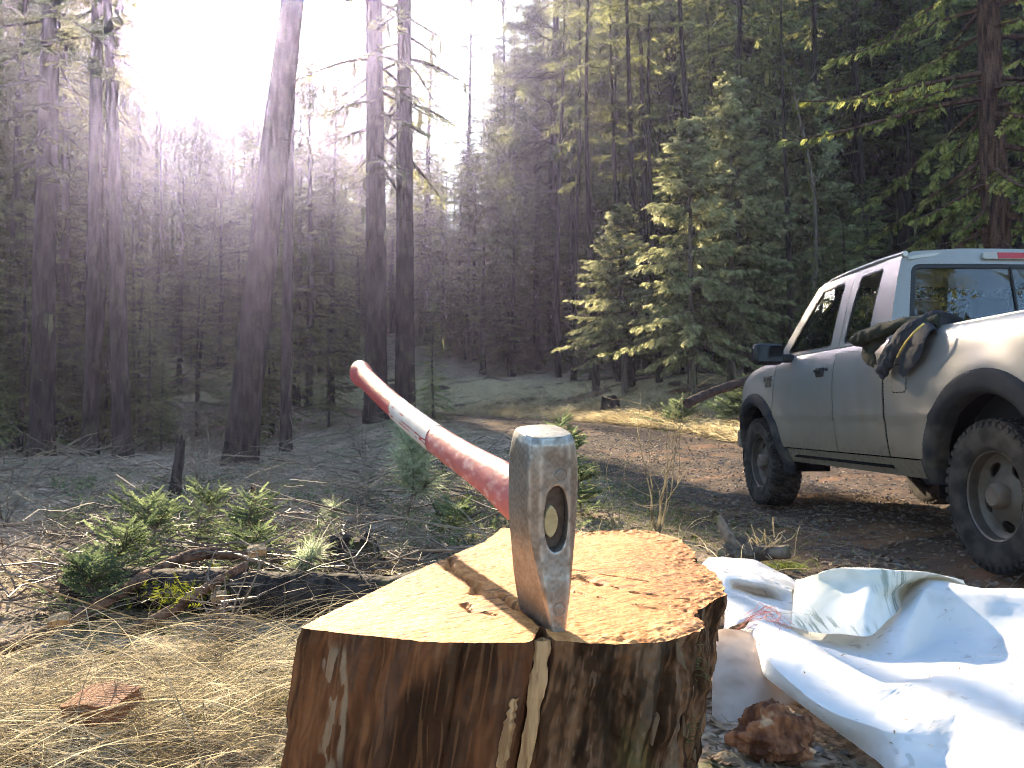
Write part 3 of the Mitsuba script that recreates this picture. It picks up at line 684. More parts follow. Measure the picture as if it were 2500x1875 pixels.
ck = thing('chopping_block', 'big sawn round of reddish wood with the splitting maul stuck in its top', 'chopping block')
part(ck, 'cut_face', topm, 'm_sawn', True, label='pale orange sawn top with dark scratches')
part(ck, 'bark', bk_mesh, 'm_block', True, uv=bk_uv, label='dark brown streaked side, shaggy bark on the right')
def splinter(pts, w, th, seed):
    """a long torn strip of fresh wood running down the side"""
    pts = np.asarray(pts, float); n = 40
    t = np.linspace(0, 1, len(pts)); ts = np.linspace(0, 1, n)
    c = np.stack([np.interp(ts, t, pts[:, k]) for k in range(3)], 1)
    ww = np.interp(ts, np.linspace(0, 1, len(w)), w) * (1 + .5 * (nf(np.stack([ts * 14, 0 * ts, 0 * ts + seed], 1), 3, seed) - .5))
    j = .003 * (nf(np.stack([ts * 20, 0 * ts + 5, 0 * ts + seed], 1), 2, seed) - .5)
    a = np.stack([c[:, 0] - ww + j, c[:, 1], c[:, 2]], 1); b = np.stack([c[:, 0] + ww + j, c[:, 1] + .002, c[:, 2]], 1)
    m = np.stack([c[:, 0] + j, c[:, 1] - th, c[:, 2]], 1); k = np.stack([c[:, 0] + j, c[:, 1] + .012, c[:, 2]], 1)
    g = np.stack([a, m, b, k], 1)
    return g.reshape(-1, 3), grid_faces(n, 4, True)
part(ck, 'splinter', splinter([(.0255, .7035, .5635), (.0215, .6995, .53), (.013, .697, .48), (-.006, .699, .40), (-.02, .705, .34)], [.0062, .0072, .0055, .0050, .003], .0025, 3), 'm_fresh', 25, label='pale fresh strip of wood below the split')
part(ck, 'splinter', splinter([(.002, .6915, .520), (-.003, .6905, .495), (-.009, .6915, .465), (-.014, .694, .45)], [.003, .0048, .0042, .001], .002, 4), 'm_fresh', 25, label='short pale splinter left of the split')
r = np.random.default_rng(8)
# lichen tufts and bark flakes on the block's right side
def on_block(u, v):
    i = int(u / _d[-1] * NU) % NU; j = int(np.searchsorted(vv, v)); return wall[i, j], V(rn[i, 0], rn[i, 1], 0)
for u, v, n_, mt, s_ in ((UC + .085, .135, 60, 'm_moss', .016), (UC + .21, .09, 40, 'm_lichen', .018), (UC + .26, .05, 40, 'm_lichen', .02), (UC + .24, .14, 50, 'm_lichen', .016), (UC + .12, .17, 40, 'm_moss', .012)):
    p0, nn = on_block(u, v)
    c0 = p0 + r.normal(size=(n_, 3)) * V(.007, .004, .008); dd = nrm(nn + r.normal(size=(n_, 3)) * .8) * s_ * r.uniform(.4, 1.1, (n_, 1))
    P = np.stack([c0, c0 + dd * .5 + r.normal(size=(n_, 3)) * .002, c0 + dd + r.normal(size=(n_, 3)) * .003], 1)
    part(ck, 'lichen_tuft', tubes(P, np.full((n_, 1), .0005) * V(1, .9, .5), 3, 1), mt, kind='stuff')
fl = []
for _ in range(150):
    i = int((UC + .07 + r.uniform(0, 1) * (UR - UC - .10)) / _d[-1] * NU) % NU; j = int(np.searchsorted(vv, r.uniform(.012, .45)))
    p0, nn = wall[i, min(j, len(vv) - 1)], V(rn[i, 0], rn[i, 1], 0)
    hgt, wid, th = r.uniform(.005, .014), r.uniform(.002, .006), r.uniform(.001, .0025)
    a = nrm(np.cross(nn, V(0, 0, 1))); up_ = nrm(V(0, 0, 1) + a * r.normal() * .2 + nn * r.uniform(-.25, .25)); nn2 = nrm(np.cross(up_, a)); nn2 = nn2 * np.sign(nn2 @ nn)
    k_ = 7; an = np.sort(r.uniform(0, 6.28, k_)); rim = np.stack([np.cos(an) * r.uniform(.6, 1.1, k_), np.sin(an) * r.uniform(.7, 1.1, k_)], 1)
    f3 = lambda o: p0 + nn * .003 + rim[:, :1] * wid * a + rim[:, 1:] * hgt * up_ + nn2 * o
    v_ = np.vstack([f3(0), f3(th) , [p0 + nn * .003 + nn2 * th * 1.2]]); i_ = np.arange(k_); j_ = (i_ + 1) % k_
    fl.append((v_, np.vstack([np.stack([i_, j_, j_ + k_], 1), np.stack([i_, j_ + k_, i_ + k_], 1), np.stack([i_ + k_, j_ + k_, 0 * i_ + 2 * k_], 1)])))
M['m_plate'] = two(bumped(pr(proc(lambda p, n, uv: mix([.035, .022, .014], [.20, .14, .09], fbm(p.x * 80, p.y * 80, p.z * 30, 4))), 1.0, .05), lambda p, n, uv: fbm(p.x * 240, p.y * 240, p.z * 60, 3), .002, 4e-4))
part(ck, 'bark_plate', cat(*fl), 'm_plate', kind='stuff')
# ------------------------------------------------------------------ splitting maul
Hd = nrm(V(-.3227, .80, .181)); Ax = nrm(V(.012, -.215, .975)); Ax = nrm(Ax - (Ax @ Hd) * Hd); Cc = np.cross(Hd, Ax)
HB = V(.0252, .7700, .5500)                                     # middle of the cutting edge
def head_w(p):                                                  # local (c, d, s) to the world
    p = np.asarray(p); return HB + p[..., 0:1] * Cc + p[..., 1:2] * Hd + p[..., 2:3] * Ax
sec = np.array([  # s, half width, half depth, corner cut
    (0, .0007, .0440, .02), (.010, .0030, .0435, .05), (.030, .0078, .0415, .10), (.055, .0132, .0375, .16), (.078, .0175, .0325, .22), (.098, .0208, .0295, .28), (.118, .0225, .0285, .32), (.140, .0230, .0280, .34), (.160, .0230, .0272, .34), (.1745, .0228, .0265, .34), (.1785, .0224, .0260, .36), (.1835, .0203, .0238, .38), (.1842, .0196, .0231, .40)])
sec[:, 0] *= 1.045
si = np.unique(np.concatenate([np.linspace(0, sec[-4, 0], 50), sec[-3:, 0]]))
hc, hd_, ct = [PchipInterpolator(sec[:, 0], sec[:, k])(si) for k in (1, 2, 3)]
def octo(hc, hd, c):
    cx = min(hc * c * 1.2, hc * .8); cy = hd * c * .5
    e = [(-hc + cx, -hd), (hc - cx, -hd), (hc, -hd + cy), (hc, hd - cy), (hc - cx, hd), (-hc + cx, hd), (-hc, hd - cy), (-hc, -hd + cy)]
    o = []
    for i in range(8):
        a, b = np.array(e[i]), np.array(e[(i + 1) % 8]); o += [a, a * .67 + b * .33, a * .33 + b * .67]
    return np.array(o)
def sect(a, b, c, s):
    o = octo(a, b, c); k = .45 * sst(.165, .186, s); th = np.arctan2(o[:, 1] / b, o[:, 0] / a); e = np.stack([a * 1.10 * np.cos(th), b * 1.10 * np.sin(th)], 1)
    return o * (1 - k) + e * k
hv = np.stack([np.concatenate([sect(a, b, c, s), np.full((24, 1), s)], 1) for a, b, c, s in zip(hc, hd_, ct, si)])
hm = (np.vstack([hv.reshape(-1, 3), [[0, 0, 0]], [[0, 0, si[-1] + .0006]]]), None)
nk = len(si) * 24; i24 = np.arange(24); j24 = (i24 + 1) % 24
hf = np.vstack([grid_faces(len(si), 24, True), np.stack([j24, i24, 0 * i24 + nk], 1), np.stack([nk - 24 + i24, nk - 24 + j24, 0 * i24 + nk + 1], 1)])
man = m3.Manifold(m3.Mesh(hm[0].astype(np.float32), hf.astype(np.uint32)))
if man.volume() < 0: man = m3.Manifold(m3.Mesh(hm[0].astype(np.float32), hf[:, ::-1].astype(np.uint32)))
ang = np.linspace(0, 2 * np.pi, 40, endpoint=False)
EYE_S, EC, EA = .1215, .0115, .0293
oval = m3.CrossSection([[(math.copysign(abs(math.cos(a)) ** .8, math.cos(a)) * EC + .001, math.sin(a) * EA) for a in ang]])
eye_cut = m3.Manifold.extrude(oval, .12).rotate([90, 0, 0]).translate([0, .06, EYE_S])
man = (man - eye_cut).refine_to_length(.0022)
mm = man.to_mesh(); hvv = np.array(mm.vert_properties[:, :3]); hff = np.array(mm.tri_verts)
hvv[:, 0] += .00035 * (nf(hvv * 160, 3, 2) - .5); hvv[:, 1] += .0007 * (nf(hvv * 120, 3, 3) - .5)
hvv[:, 2] += np.where(hvv[:, 2] > .178, .0009 * (nf(hvv * 140, 2, 6) - .5), 0)
def f_steel(p, n, uv):
    g = fbm(p.x * 90, p.y * 90, p.z * 60, 4); h = noise(p.x * 500, p.y * 500, p.z * 350)
    c = mix([.20, .195, .188], [.32, .312, .30], smoothstep(.25, .8, .5 * g + .5 * h))
    return mix(mix(c, [.20, .15, .105], smoothstep(.40, .85, fbm(p.x * 90 + 3, p.y * 90, p.z * 60, 4)) * .4), [.46, .45, .43], uv.x * smoothstep(.3, .6, fbm(p.x * 150, p.y * 150, p.z * 90, 3)))
f_steelr = lambda p, n, uv: .36 + .16 * fbm(p.x * 120, p.y * 120, p.z * 80, 3)
M['m_steel'] = bumped(pr(proc(f_steel), proc(f_steelr), .5, metallic=.88), lambda p, n, uv: fbm(p.x * 380, p.y * 380, p.z * 300, 3), .0003, 2e-4)
M['m_rivet'] = pr([.22, .212, .20], .45, .5, metallic=.78)
M['m_poll'] = bumped(pr(proc(lambda p, n, uv: mix([.30, .27, .22], [.62, .56, .46], fbm(p.x * 260, p.y * 260, 1.0, 3))), .42, .5, metallic=.8), lambda p, n, uv: fbm(p.x * 500, p.y * 500, p.z * 300, 2), .0005, 2e-4)
f_red = lambda p, n, uv: mix(mix([.30, .07, .07], [.47, .15, .14], fbm(p.x * 60, p.y * 60, p.z * 60, 4)), [.58, .40, .37], smoothstep(.48, .78, fbm(p.x * 120, p.y * 50, p.z * 120, 4)) * .55)  # pale patches put sun glare into the red, along with scuffs
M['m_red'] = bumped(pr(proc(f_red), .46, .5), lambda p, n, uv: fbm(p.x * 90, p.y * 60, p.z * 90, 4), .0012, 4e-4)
M['m_grip'] = bumped(pr(proc(lambda p, n, uv: mix([.24, .022, .028], [.42, .06, .06], noise(p.x * 300, p.y * 300, p.z * 300))), .5, .45), lambda p, n, uv: noise(p.x * 420, p.y * 420, p.z * 420), .0016, 4e-4)
f_tape = lambda p, n, uv: mix(mix([.38, .35, .33], [.56, .52, .49], fbm(p.x * 40, p.y * 40, p.z * 90, 4)), [.33, .03, .03], smoothstep(.0, .04, noise(uv.x * 14, uv.y * 46, 3.0) * fbm(uv.x * 30, uv.y * 30, 2.0, 2) - .40))
M['m_tape'] = pr(proc(f_tape), .42, .5)
mk = thing('splitting_maul', 'steel splitting maul standing stuck in the block, its worn red handle pointing back left', 'maul')
_tm = trimesh.Trimesh(hvv, hff, process=False); _e = _tm.face_adjacency_edges[(_tm.face_adjacency_angles > .22)]
_dd = cKDTree(hvv[np.unique(_e)]).query(hvv)[0]; wear = np.stack([np.exp(-(_dd / .0022) ** 2) * (.4 + .6 * (hvv[:, 1] < 0)), 0 * _dd], 1)
part(mk, 'head', (head_w(hvv), hff), 'm_steel', True, uv=wear, label='scuffed grey steel wedge head')
_o = sect(.0197, .0232, .4, .192); cap = [np.concatenate([_o, np.full((24, 1), .1929)], 1)]
part(mk, 'poll', (head_w(np.vstack([cap[0] - V(0, 0, .004), cap[0], cap[0] * V(.8, .8, 1) + V(0, 0, .0007), [[0, 0, .1938]]])), np.vstack([grid_faces(3, 24, True), np.stack([48 + i24, 48 + j24, 0 * i24 + 72], 1)])), 'm_poll', 28, label='polished struck top of the head')
M['m_tenon'] = pr(proc(lambda p, n, uv: mix([.025, .018, .015], [.095, .065, .05], fbm(p.x * 200, p.y * 200, p.z * 200, 2))), .5, .4)
def oval_plug(ec, ea, d0, d1, c0=0., s0=0., pw=1.):
    o = np.array([(math.copysign(abs(math.cos(a)) ** pw, math.cos(a)) * ec + c0, math.sin(a) * ea + s0) for a in ang]); n = len(o)
    L = lambda k, d, z: np.stack([c0 + (o[:, 0] - c0) * k, np.full(n, d), s0 + (o[:, 1] - s0) * k + z], 1)
    v = np.vstack([L(1, d1, EYE_S), L(1, d0 + .0008, EYE_S), L(.93, d0, EYE_S), [[c0, d0, EYE_S + s0]]])
    return head_w(v), np.vstack([grid_faces(3, n, True), np.stack([2 * n + np.arange(n), 2 * n + (np.arange(n) + 1) % n, np.full(n, 3 * n)], 1)])
part(mk, 'handle_end', oval_plug(EC * .985, EA * .985, -.0215, .02, .001, 0, .8), 'm_tenon', 30, label='dark end of the handle filling the eye')
M['m_brass'] = bumped(pr(proc(lambda p, n, uv: mix([.30, .25, .13], [.52, .44, .26], fbm(p.x * 200, p.y * 200, p.z * 200, 2))), .5, .5, metallic=.35), lambda p, n, uv: fbm(p.x * 300, p.y * 300, p.z * 300, 2), .0008, 3e-4)
part(mk, 'wedge', oval_plug(.0068, .0145, -.0250, -.018, -.0022, -.0035, 1.35), 'm_brass', 30, label='dull yellow leaf-shaped metal wedge in the eye')
for s0, c0 in ((.1600, .0045), (.0440, .0005)):
    dface = -float(np.interp(s0, sec[:, 0], sec[:, 2]))
    prf = [(0, -.0004), (.0040, -.0004), (.0045, -.0001), (.0046, .0022), (.0053, .0022), (.0054, -.0001), (.0057, -.00025), (.0060, .0006)]
    lv, lf = lathe(prf, 36)
    tilt = (float(np.interp(s0 + .01, sec[:, 0], sec[:, 2])) - float(np.interp(s0 - .01, sec[:, 0], sec[:, 2]))) / .02
    lv = np.stack([lv[:, 0] + c0, lv[:, 1] + dface - tilt * lv[:, 2] - .0004, lv[:, 2] + s0], 1)
    part(mk, 'rivet', (head_w(lv), lf), 'm_rivet', 30)
# handle: a flattened tube, grip, taped middle and flared red neck
HL = .868
h0 = head_w(V(0, .020, EYE_S)); HD2 = V(-.285, 1.55, .835) - h0; HL = np.linalg.norm(HD2); HD2 = HD2 / HL
def hpoint(t, a, g=0.0):
    ta = np.array([0, .045, .085, .15, .25, .38, .5, .62, .80, .93, .965, .985, 1.0])
    ra = PchipInterpolator(ta, [.0245, .0265, .0250, .0220, .0200, .0190, .0186, .0184, .0186, .0196, .0225, .0235, .0205])(t) + g
    rc = PchipInterpolator(ta, [.0120, .0165, .0168, .0165, .0160, .0155, .0152, .0152, .0156, .0165, .0195, .0200, .0165])(t) + g
    bow = -.014 * np.sin(np.pi * t) - .004 * np.exp(-((t - .05) / .05) ** 2)
    return h0 + (t * HL)[..., None] * HD2 + bow[..., None] * Ax + (ra * np.cos(a))[..., None] * Ax + (rc * np.sin(a))[..., None] * Cc
def hsleeve(t0, t1, n, g=0.0, close=False):
    t, a = np.meshgrid(np.linspace(t0, t1, n), np.arange(40) * 2 * np.pi / 40, indexing='ij')
    v = hpoint(t, a, g); f = grid_faces(n, 40, True); uv = np.stack([t, a / 6.28], -1).reshape(-1, 2)
    v = v.reshape(-1, 3)
    if close:
        v = np.vstack([v, hpoint(np.array([t1]), np.array([0.]), 0) * 0 + v[-40:].mean(0) + HD2 * .004]); i = np.arange(40); e = len(v) - 41
        f = np.vstack([f, np.stack([e + i, e + (i + 1) % 40, 0 * i + len(v) - 1], 1)]); uv = np.vstack([uv, [[1, 0]]])
    return v, f, uv
v_, f_, u_ = hsleeve(0, .385, 60); part(mk, 'handle', (v_, f_), 'm_red', 40, label='red flared lower handle with scuffs and painted pale glare')
v_, f_, u_ = hsleeve(.376, .628, 50, .0007); part(mk, 'tape', (v_, f_), 'm_tape', True, uv=u_, label='torn pale grey band round the handle')
v_, f_, u_ = hsleeve(.622, 1.0, 70, .0003, True); part(mk, 'grip', (v_, f_), 'm_grip', 40, label='grainy red grip with flared knob')
# ------------------------------------------------------------------ pickup truck (local frame: X forward, Y left, Z up, origin under the rear axle)
YAW = 90 + 3.3
TM = T().translate([3.184, 4.10, 0.0]) @ T().rotate([0, 0, 1], YAW)
def f_paint(p, n, uv):
    z = p.z + .05 * (fbm(p.x * 5, p.y * 5, p.z * 2, 3) - .5)
    d = smoothstep(1.12, .52, z + .18 * (fbm(p.x * 9, p.y * 9, p.z * 2.5, 3) - .5))
    c = mix([.27, .266, .258], [.225, .185, .135], d * .95)
    spl = smoothstep(.50, .72, fbm(p.x * 60, p.y * 60, p.z * 22, 4)) * smoothstep(.62, .47, z) * smoothstep(5.9, 6.7, p.y) + .5 * smoothstep(.5, .75, fbm(p.x * 40, p.y * 40, p.z * 30, 4)) * smoothstep(.66, .48, z)
    return mix(c, [.11, .080, .058], dr.clip(spl, 0, 1) * .8)
f_paintr = lambda p, n, uv: .30 + .32 * smoothstep(1.05, .5, p.z + .1 * (fbm(p.x * 6, p.y * 6, p.z * 6, 2) - .5))
M['m_paint'] = pr(proc(f_paint), proc(f_paintr), .5, metallic=.45, clearcoat=.35, clearcoat_gloss=.85)
M['m_flare'] = pr(proc(lambda p, n, uv: mix([.020, .021, .024], [.075, .066, .054], smoothstep(.4, .8, fbm(p.x * 9, p.y * 9, p.z * 9, 3)) * smoothstep(1.0, .5, p.z))), .85, .12)
M['m_black'] = pr([.012, .012, .013], .5, .4)
M['m_gap'] = pr([.006, .006, .006], .9, .1)
M['m_tyre'] = bumped(pr(proc(lambda p, n, uv: mix([.017, .016, .015], [.052, .044, .038], smoothstep(.3, .8, fbm(p.x * 13, p.y * 13, p.z * 13, 3)))), .85, .2), lambda p, n, uv: noise(p.x * 120, p.y * 120, p.z * 120), .002)
M['m_rim'] = pr(proc(lambda p, n, uv: mix([.055, .045, .036], [.135, .112, .092], fbm(p.x * 14, p.y * 14, p.z * 14, 3))), .5, .4, metallic=.35)
M['m_cap'] = pr(proc(lambda p, n, uv: mix([.075, .055, .04], [.16, .125, .10], fbm(p.x * 20, p.y * 20, p.z * 20, 3))), .6, .4)
M['m_pane'] = {'type': 'thindielectric', 'int_ior': 1.52, 'specular_transmittance': {'type': 'rgb', 'value': [.26, .31, .29]}}
M['m_seat'] = pr([.06, .062, .068], .9, .1)
M['m_rust'] = pr([.26, .12, .06], .9, .1)
M['m_lamp_red'] = pr([.38, .015, .02], .2, .5, clearcoat=.6)
M['m_lamp_grey'] = pr([.36, .34, .31], .3, .5)
M['m_chrome'] = pr([.62, .62, .62], .2, .5, metallic=1.0)
M['m_mirror'] = pr([.10, .11, .12], .08, .5, metallic=1.0)  # glass darkened to stand in for the dark woods it would reflect

_zk = [.36, .42, .50, .60, .70, .742, .750, .758, .80, .90, 1.0, 1.10, 1.18, 1.22, 1.245, 1.26]
_yk = [.770, .800, .832, .852, .862, .864, .872, .876, .872, .876, .874, .862, .842, .826, .806, .780]
_sy = PchipInterpolator(_zk, _yk)
def side(X, Z):
    y = _sy(np.clip(Z, .36, 1.26))
    y = y - .10 * np.clip((X - 3.25) / .6, 0, 1) ** 2.2 - .03 * np.clip((-X - .8) / .4, 0, 1) ** 2
    lid = np.interp(X, [2.6, 2.9, 3.1, 3.4, 3.62, 3.8], [1.26, 1.24, 1.215, 1.165, 1.10, 1.0])      # the bonnet falls to the front
    y = y - .9 * np.clip(Z - (lid - .07), 0, 1) ** 1.6 * (X > 2.6)
    y = y + .022 * np.exp(-(np.hypot(X - 0, Z - .40) - .56) ** 2 / .010) * (X < .75) + .022 * np.exp(-(np.hypot(X - 3.19, Z - .40) - .53) ** 2 / .010) * (X > 2.5)
    return y
def glass_side(X, Z):
    t = np.clip((Z - 1.22) / (1.79 - 1.22), -.05, 1.1)
    return .826 - .128 * t - .03 * t ** 3 - .02 * np.clip((X - 2.0) / .8, 0, 1) * t
def panel(outline, fn, holes=(), th=.006, res=.035, flip=False):
    """a thin shell cut from a flat outline (a,b) and bent by fn(a, b, w)"""
    cs = m3.CrossSection([np.asarray(outline, float)], m3.FillRule.NonZero)
    if cs.area() < 0: cs = m3.CrossSection([np.asarray(outline, float)[::-1]], m3.FillRule.NonZero)
    for h in holes:
        cs = cs - m3.CrossSection([np.asarray(h, float)], m3.FillRule.EvenOdd)
    m = m3.Manifold.extrude(cs, th).refine_to_length(res).to_mesh()
    v = np.array(m.vert_properties[:, :3]); f = np.array(m.tri_verts)
    o = fn(v[:, 0], v[:, 1], v[:, 2] - th)
    t = trimesh.Trimesh(o, f, process=False)
    return o, (f[:, ::-1] if t.volume < 0 else f)
on_side = lambda a, b, w: np.stack([a, side(a, b) + w, b], 1)
on_glass = lambda a, b, w: np.stack([a, glass_side(a, b) + w, b], 1)
mir = lambda m: (m[0] * V(1, -1, 1), m[1][:, ::-1])
arc = lambda cx, cz, r, a0, a1, n=26: [(cx + r * math.cos(math.radians(a)), cz + r * math.sin(math.radians(a))) for a in np.linspace(a0, a1, n)]
def rounded(pts, r, n=5):
    """round the corners of an outline"""
    c = m3.CrossSection([np.asarray(pts, float)], m3.FillRule.EvenOdd).offset(-r, m3.JoinType.Round, 2, 24).offset(r, m3.JoinType.Round, 2, 24)
    return c.to_polygons()[0]
tk = thing('pickup_truck', 'dusty silver extended-cab pickup with black wheel flares parked on the dirt road', 'pickup truck')
def tp(name, mesh, mat, smooth=35, parent=None, label=None):
    k = part(parent or tk, name, mesh, mat, smooth, label)
    scene[k]['to_world'] = TM
    return k
def both(name, mesh, mat, smooth=35, label=None):
    a = tp(name, mesh, mat, smooth, label=label); tp(name, mir(mesh), mat, smooth); return a

BOT = .515
fender = [(2.800, BOT), (2.800, 1.232), (2.95, 1.225), (3.1, 1.20), (3.25, 1.175), (3.4, 1.145), (3.55, 1.10), (3.66, 1.05), (3.73, .97), (3.76, .85), (3.77, .70), (3.76, .55)] + arc(3.19, .40, .50, 17, 163)[0:] + [(2.70, BOT)]
both('fender', panel(fender, on_side), 'm_paint')
dl = tp('door', panel([(1.706, BOT), (1.706, 1.228), (2.788, 1.228), (2.788, BOT)], on_side), 'm_paint', label='dusty front door, mud splashed low down')
tp('door', mir(panel([(1.706, BOT), (1.706, 1.228), (2.788, 1.228), (2.788, BOT)], on_side)), 'm_paint')
both('rear_door', panel([(1.014, BOT), (1.014, 1.228), (1.695, 1.228), (1.695, BOT)], on_side), 'm_paint')
bedside = [(.992, BOT), (.992, 1.256), (-1.28, 1.256), (-1.30, 1.0), (-1.29, .62), (-.60, .52)] + arc(0, .40, .535, 167, 13) + [(.56, BOT)]
both('bedside', panel(bedside, on_side), 'm_paint')
both('rocker', panel([(.57, .40), (.57, .505), (2.66, .505), (2.66, .40)], lambda a, b, w: np.stack([a, side(a, b) - .018 + w, b], 1)), 'm_paint')
# bed rail tops, bed walls and floor
rail = lambda s: box((-1.28, .70, 1.235), (.985, .797, 1.258))
both('bed_rail', rbox((-1.28, .70, 1.225), (.985, .800, 1.2585), .012), 'm_paint')
tp('bed', cat(box((-1.27, -.70, .72), (.985, .70, .74)), box((-1.27, .68, .74), (.985, .70, 1.23)), box((-1.27, -.70, .74), (.985, -.68, 1.23)), box((.955, -.68, .741), (.984, .68, 1.20))), 'm_black', False)
tp('tailgate', rbox((-1.33, -.76, .66), (-1.27, .76, 1.24), .02), 'm_paint')
tp('rear_bumper', rbox((-1.50, -.84, .46), (-1.34, .84, .62), .03), 'm_chrome')
# inner body that closes the gaps
inner = cat(box((1.03, -.80, .44), (2.75, .80, 1.20)), box((.62, -.78, .50), (.97, .78, .715)), box((-1.25, -.60, .50), (.61, .60, .715)), box((2.76, -.58, .50), (3.70, .58, 1.02)))
tp('chassis', cat(inner, box((-1.2, .35, .36), (3.6, .45, .49)), box((-1.2, -.45, .36), (3.6, -.35, .49)), tube([(0, -.7, .39), (0, .7, .39)], .05, 12), tube([(3.19, -.7, .39), (3.19, .7, .39)], .05, 12), tube([(.2, 0, .42), (2.2, 0, .5)], .035, 10)), 'm_gap', False)
# greenhouse
w_front = rounded([(1.832, 1.250), (1.832, 1.715), (2.215, 1.712), (2.645, 1.250)], .030)
w_rear = rounded([(1.290, 1.250), (1.300, 1.722), (1.612, 1.720), (1.642, 1.250)], .035)
def shut(a, b, w, d=0.0):
    """the greenhouse with the seam between front and rear door pressed in"""
    return np.stack([a, glass_side(a, b) + w, b], 1)
ftop = [(1.704, 1.232), (1.716, 1.775), (2.24, 1.765), (2.34, 1.735), (2.80, 1.232)]
rtop = [(1.004, 1.232), (1.115, 1.78), (1.710, 1.776), (1.698, 1.232)]
both('window_frame', panel(ftop, shut, [w_front], .008, .03), 'm_paint')
both('window_frame', panel(rtop, shut, [w_rear], .008, .03), 'm_paint')
off = lambda pl, d: m3.CrossSection([np.asarray(pl, float)], m3.FillRule.EvenOdd).offset(d, m3.JoinType.Round, 2, 24).to_polygons()[0]
for wpl in (w_front, w_rear):
    both('window_seal', panel(off(wpl, .004), lambda a, b, w: np.stack([a, glass_side(a, b) + w - .003, b], 1), [off(wpl, -.012)], .006, .04), 'm_black')
    def sheet(pl, d):
        o, f = panel(pl, lambda a, b, w: np.stack([a, glass_side(a, b) + w, b], 1), (), .004, .12)
        return o, f
    o, f = panel(wpl, lambda a, b, w: np.stack([a, glass_side(a, b) - .010 + 0 * w, b], 1), (), .004, .2)
    keep = [t for t in f if np.linalg.norm(np.cross(o[t[1]] - o[t[0]], o[t[2]] - o[t[0]])) > 1e-9]
    up_ = [t for t in keep if np.cross(o[t[1]] - o[t[0]], o[t[2]] - o[t[0]])[1] > 0]
    both('side_window', (o, np.array(up_)), 'm_pane', False)
# roof, windscreen, bonnet, cab back
def roofz(X, Y):
    return 1.815 - .05 * (np.abs(Y) / .66) ** 2.6 - .045 * np.clip((X - 1.75) / .55, 0, 1) ** 2 - .012 * np.clip((1.4 - X) / .3, 0, 1) ** 2
roofp = [(1.112, -.655), (2.26, -.640), (2.26, .640), (1.112, .655)]
tp('roof', panel(rounded(roofp, .04), lambda a, b, w: np.stack([a, b, roofz(a, b) + w], 1), (), .02, .05), 'm_paint')
for s in (1, -1):
    pth = np.array([(1.10, .662, 1.775), (1.4, .668, 1.782), (1.8, .668, 1.780), (2.1, .662, 1.772), (2.28, .652, 1.752)]) * V(1, s, 1)
    tp('roof_rail', tube(pth, [.018] * 5, 10), 'm_paint', 40)
ws = [(-.66, 0), (.66, 0), (.585, 1), (-.585, 1)]
def on_ws(a, b, w):
    t = b; X = 2.80 + (2.26 - 2.80) * t - .10 * (a / .7) ** 2 + .10 * (1 - t); Z = 1.225 + (1.765 - 1.225) * t
    return np.stack([X, a, Z + w], 1)
o, f = panel(ws, on_ws, (), .004, .12)
up_ = np.array([t for t in f if np.cross(o[t[1]] - o[t[0]], o[t[2]] - o[t[0]])[2] > 1e-9])
tp('windscreen', (o, up_), 'm_pane', False)
for s in (1, -1):
    tp('pillar', tube(np.array([(2.83, .725, 1.215), (2.56, .70, 1.50), (2.27, .645, 1.757)]) * V(1, s, 1), .026, 10), 'm_paint', 40)
def bonz(X, Y):
    return np.interp(X, [2.85, 3.1, 3.4, 3.62, 3.75, 3.82], [1.258, 1.235, 1.19, 1.135, 1.07, .98]) + .02 * (1 - (np.abs(Y) / .75) ** 2)
tp('bonnet', panel(rounded([(2.86, -.765), (3.78, -.66), (3.78, .66), (2.86, .765)], .03), lambda a, b, w: np.stack([a, b, bonz(a, b) + w], 1), (), .012, .06), 'm_paint')
tp('grille', rbox((3.70, -.66, .62), (3.80, .66, 1.02), .03), 'm_black')
tp('front_bumper', rbox((3.74, -.82, .46), (3.90, .82, .64), .04), 'm_chrome')
XB = lambda Z: 1.0 + .115 * (Z - 1.2) / .58
def on_back(a, b, w):
    return np.stack([XB(b) + .05 * (a / .75) ** 2 - .02 - w, a, b], 1)
bk = [(-.80, 1.20), (.80, 1.20), (.775, 1.35), (.735, 1.55), (.690, 1.70), (.66, 1.765), (.60, 1.795), (.3, 1.812), (-.3, 1.812), (-.60, 1.795), (-.66, 1.765), (-.690, 1.70), (-.735, 1.55), (-.775, 1.35)]
rw = rounded([(-.680, 1.275), (.680, 1.275), (.612, 1.705), (-.612, 1.705)], .05)
tp('cab_back', panel(bk, on_back, [rw], .012, .05), 'm_paint')
tp('window_seal', panel(off(rw, .006), lambda a, b, w: on_back(a, b, w + .002), [off(rw, -.022)], .006, .05), 'm_black')
o, f = panel(rw, lambda a, b, w: on_back(a, b, 0 * w - .006), (), .004, .25)
bk_ = np.array([t for t in f if np.cross(o[t[1]] - o[t[0]], o[t[2]] - o[t[0]])[0] < -1e-9])
tp('rear_window', (o, bk_), 'm_pane', False)
tp('window_divider', tube([on_back(np.array([.0]), np.array([1.28]), 0)[0], on_back(np.array([.0]), np.array([1.70]), 0)[0]], .008, 6), 'm_black')
lamp = [(-.18, 1.742), (.18, 1.742), (.172, 1.785), (-.172, 1.785)]
hl = tp('brake_light', panel(rounded(lamp, .012), lambda a, b, w: on_back(a, b, w + .022), (), .02, .05), 'm_lamp_grey', label='high brake light with red middle and pale ends')
tp('red_lens', panel([(-.095, 1.745), (.085, 1.745), (.085, 1.783), (-.095, 1.783)], lambda a, b, w: on_back(a, b, w + .0245), (), .01, .05), 'm_lamp_red', parent=hl)
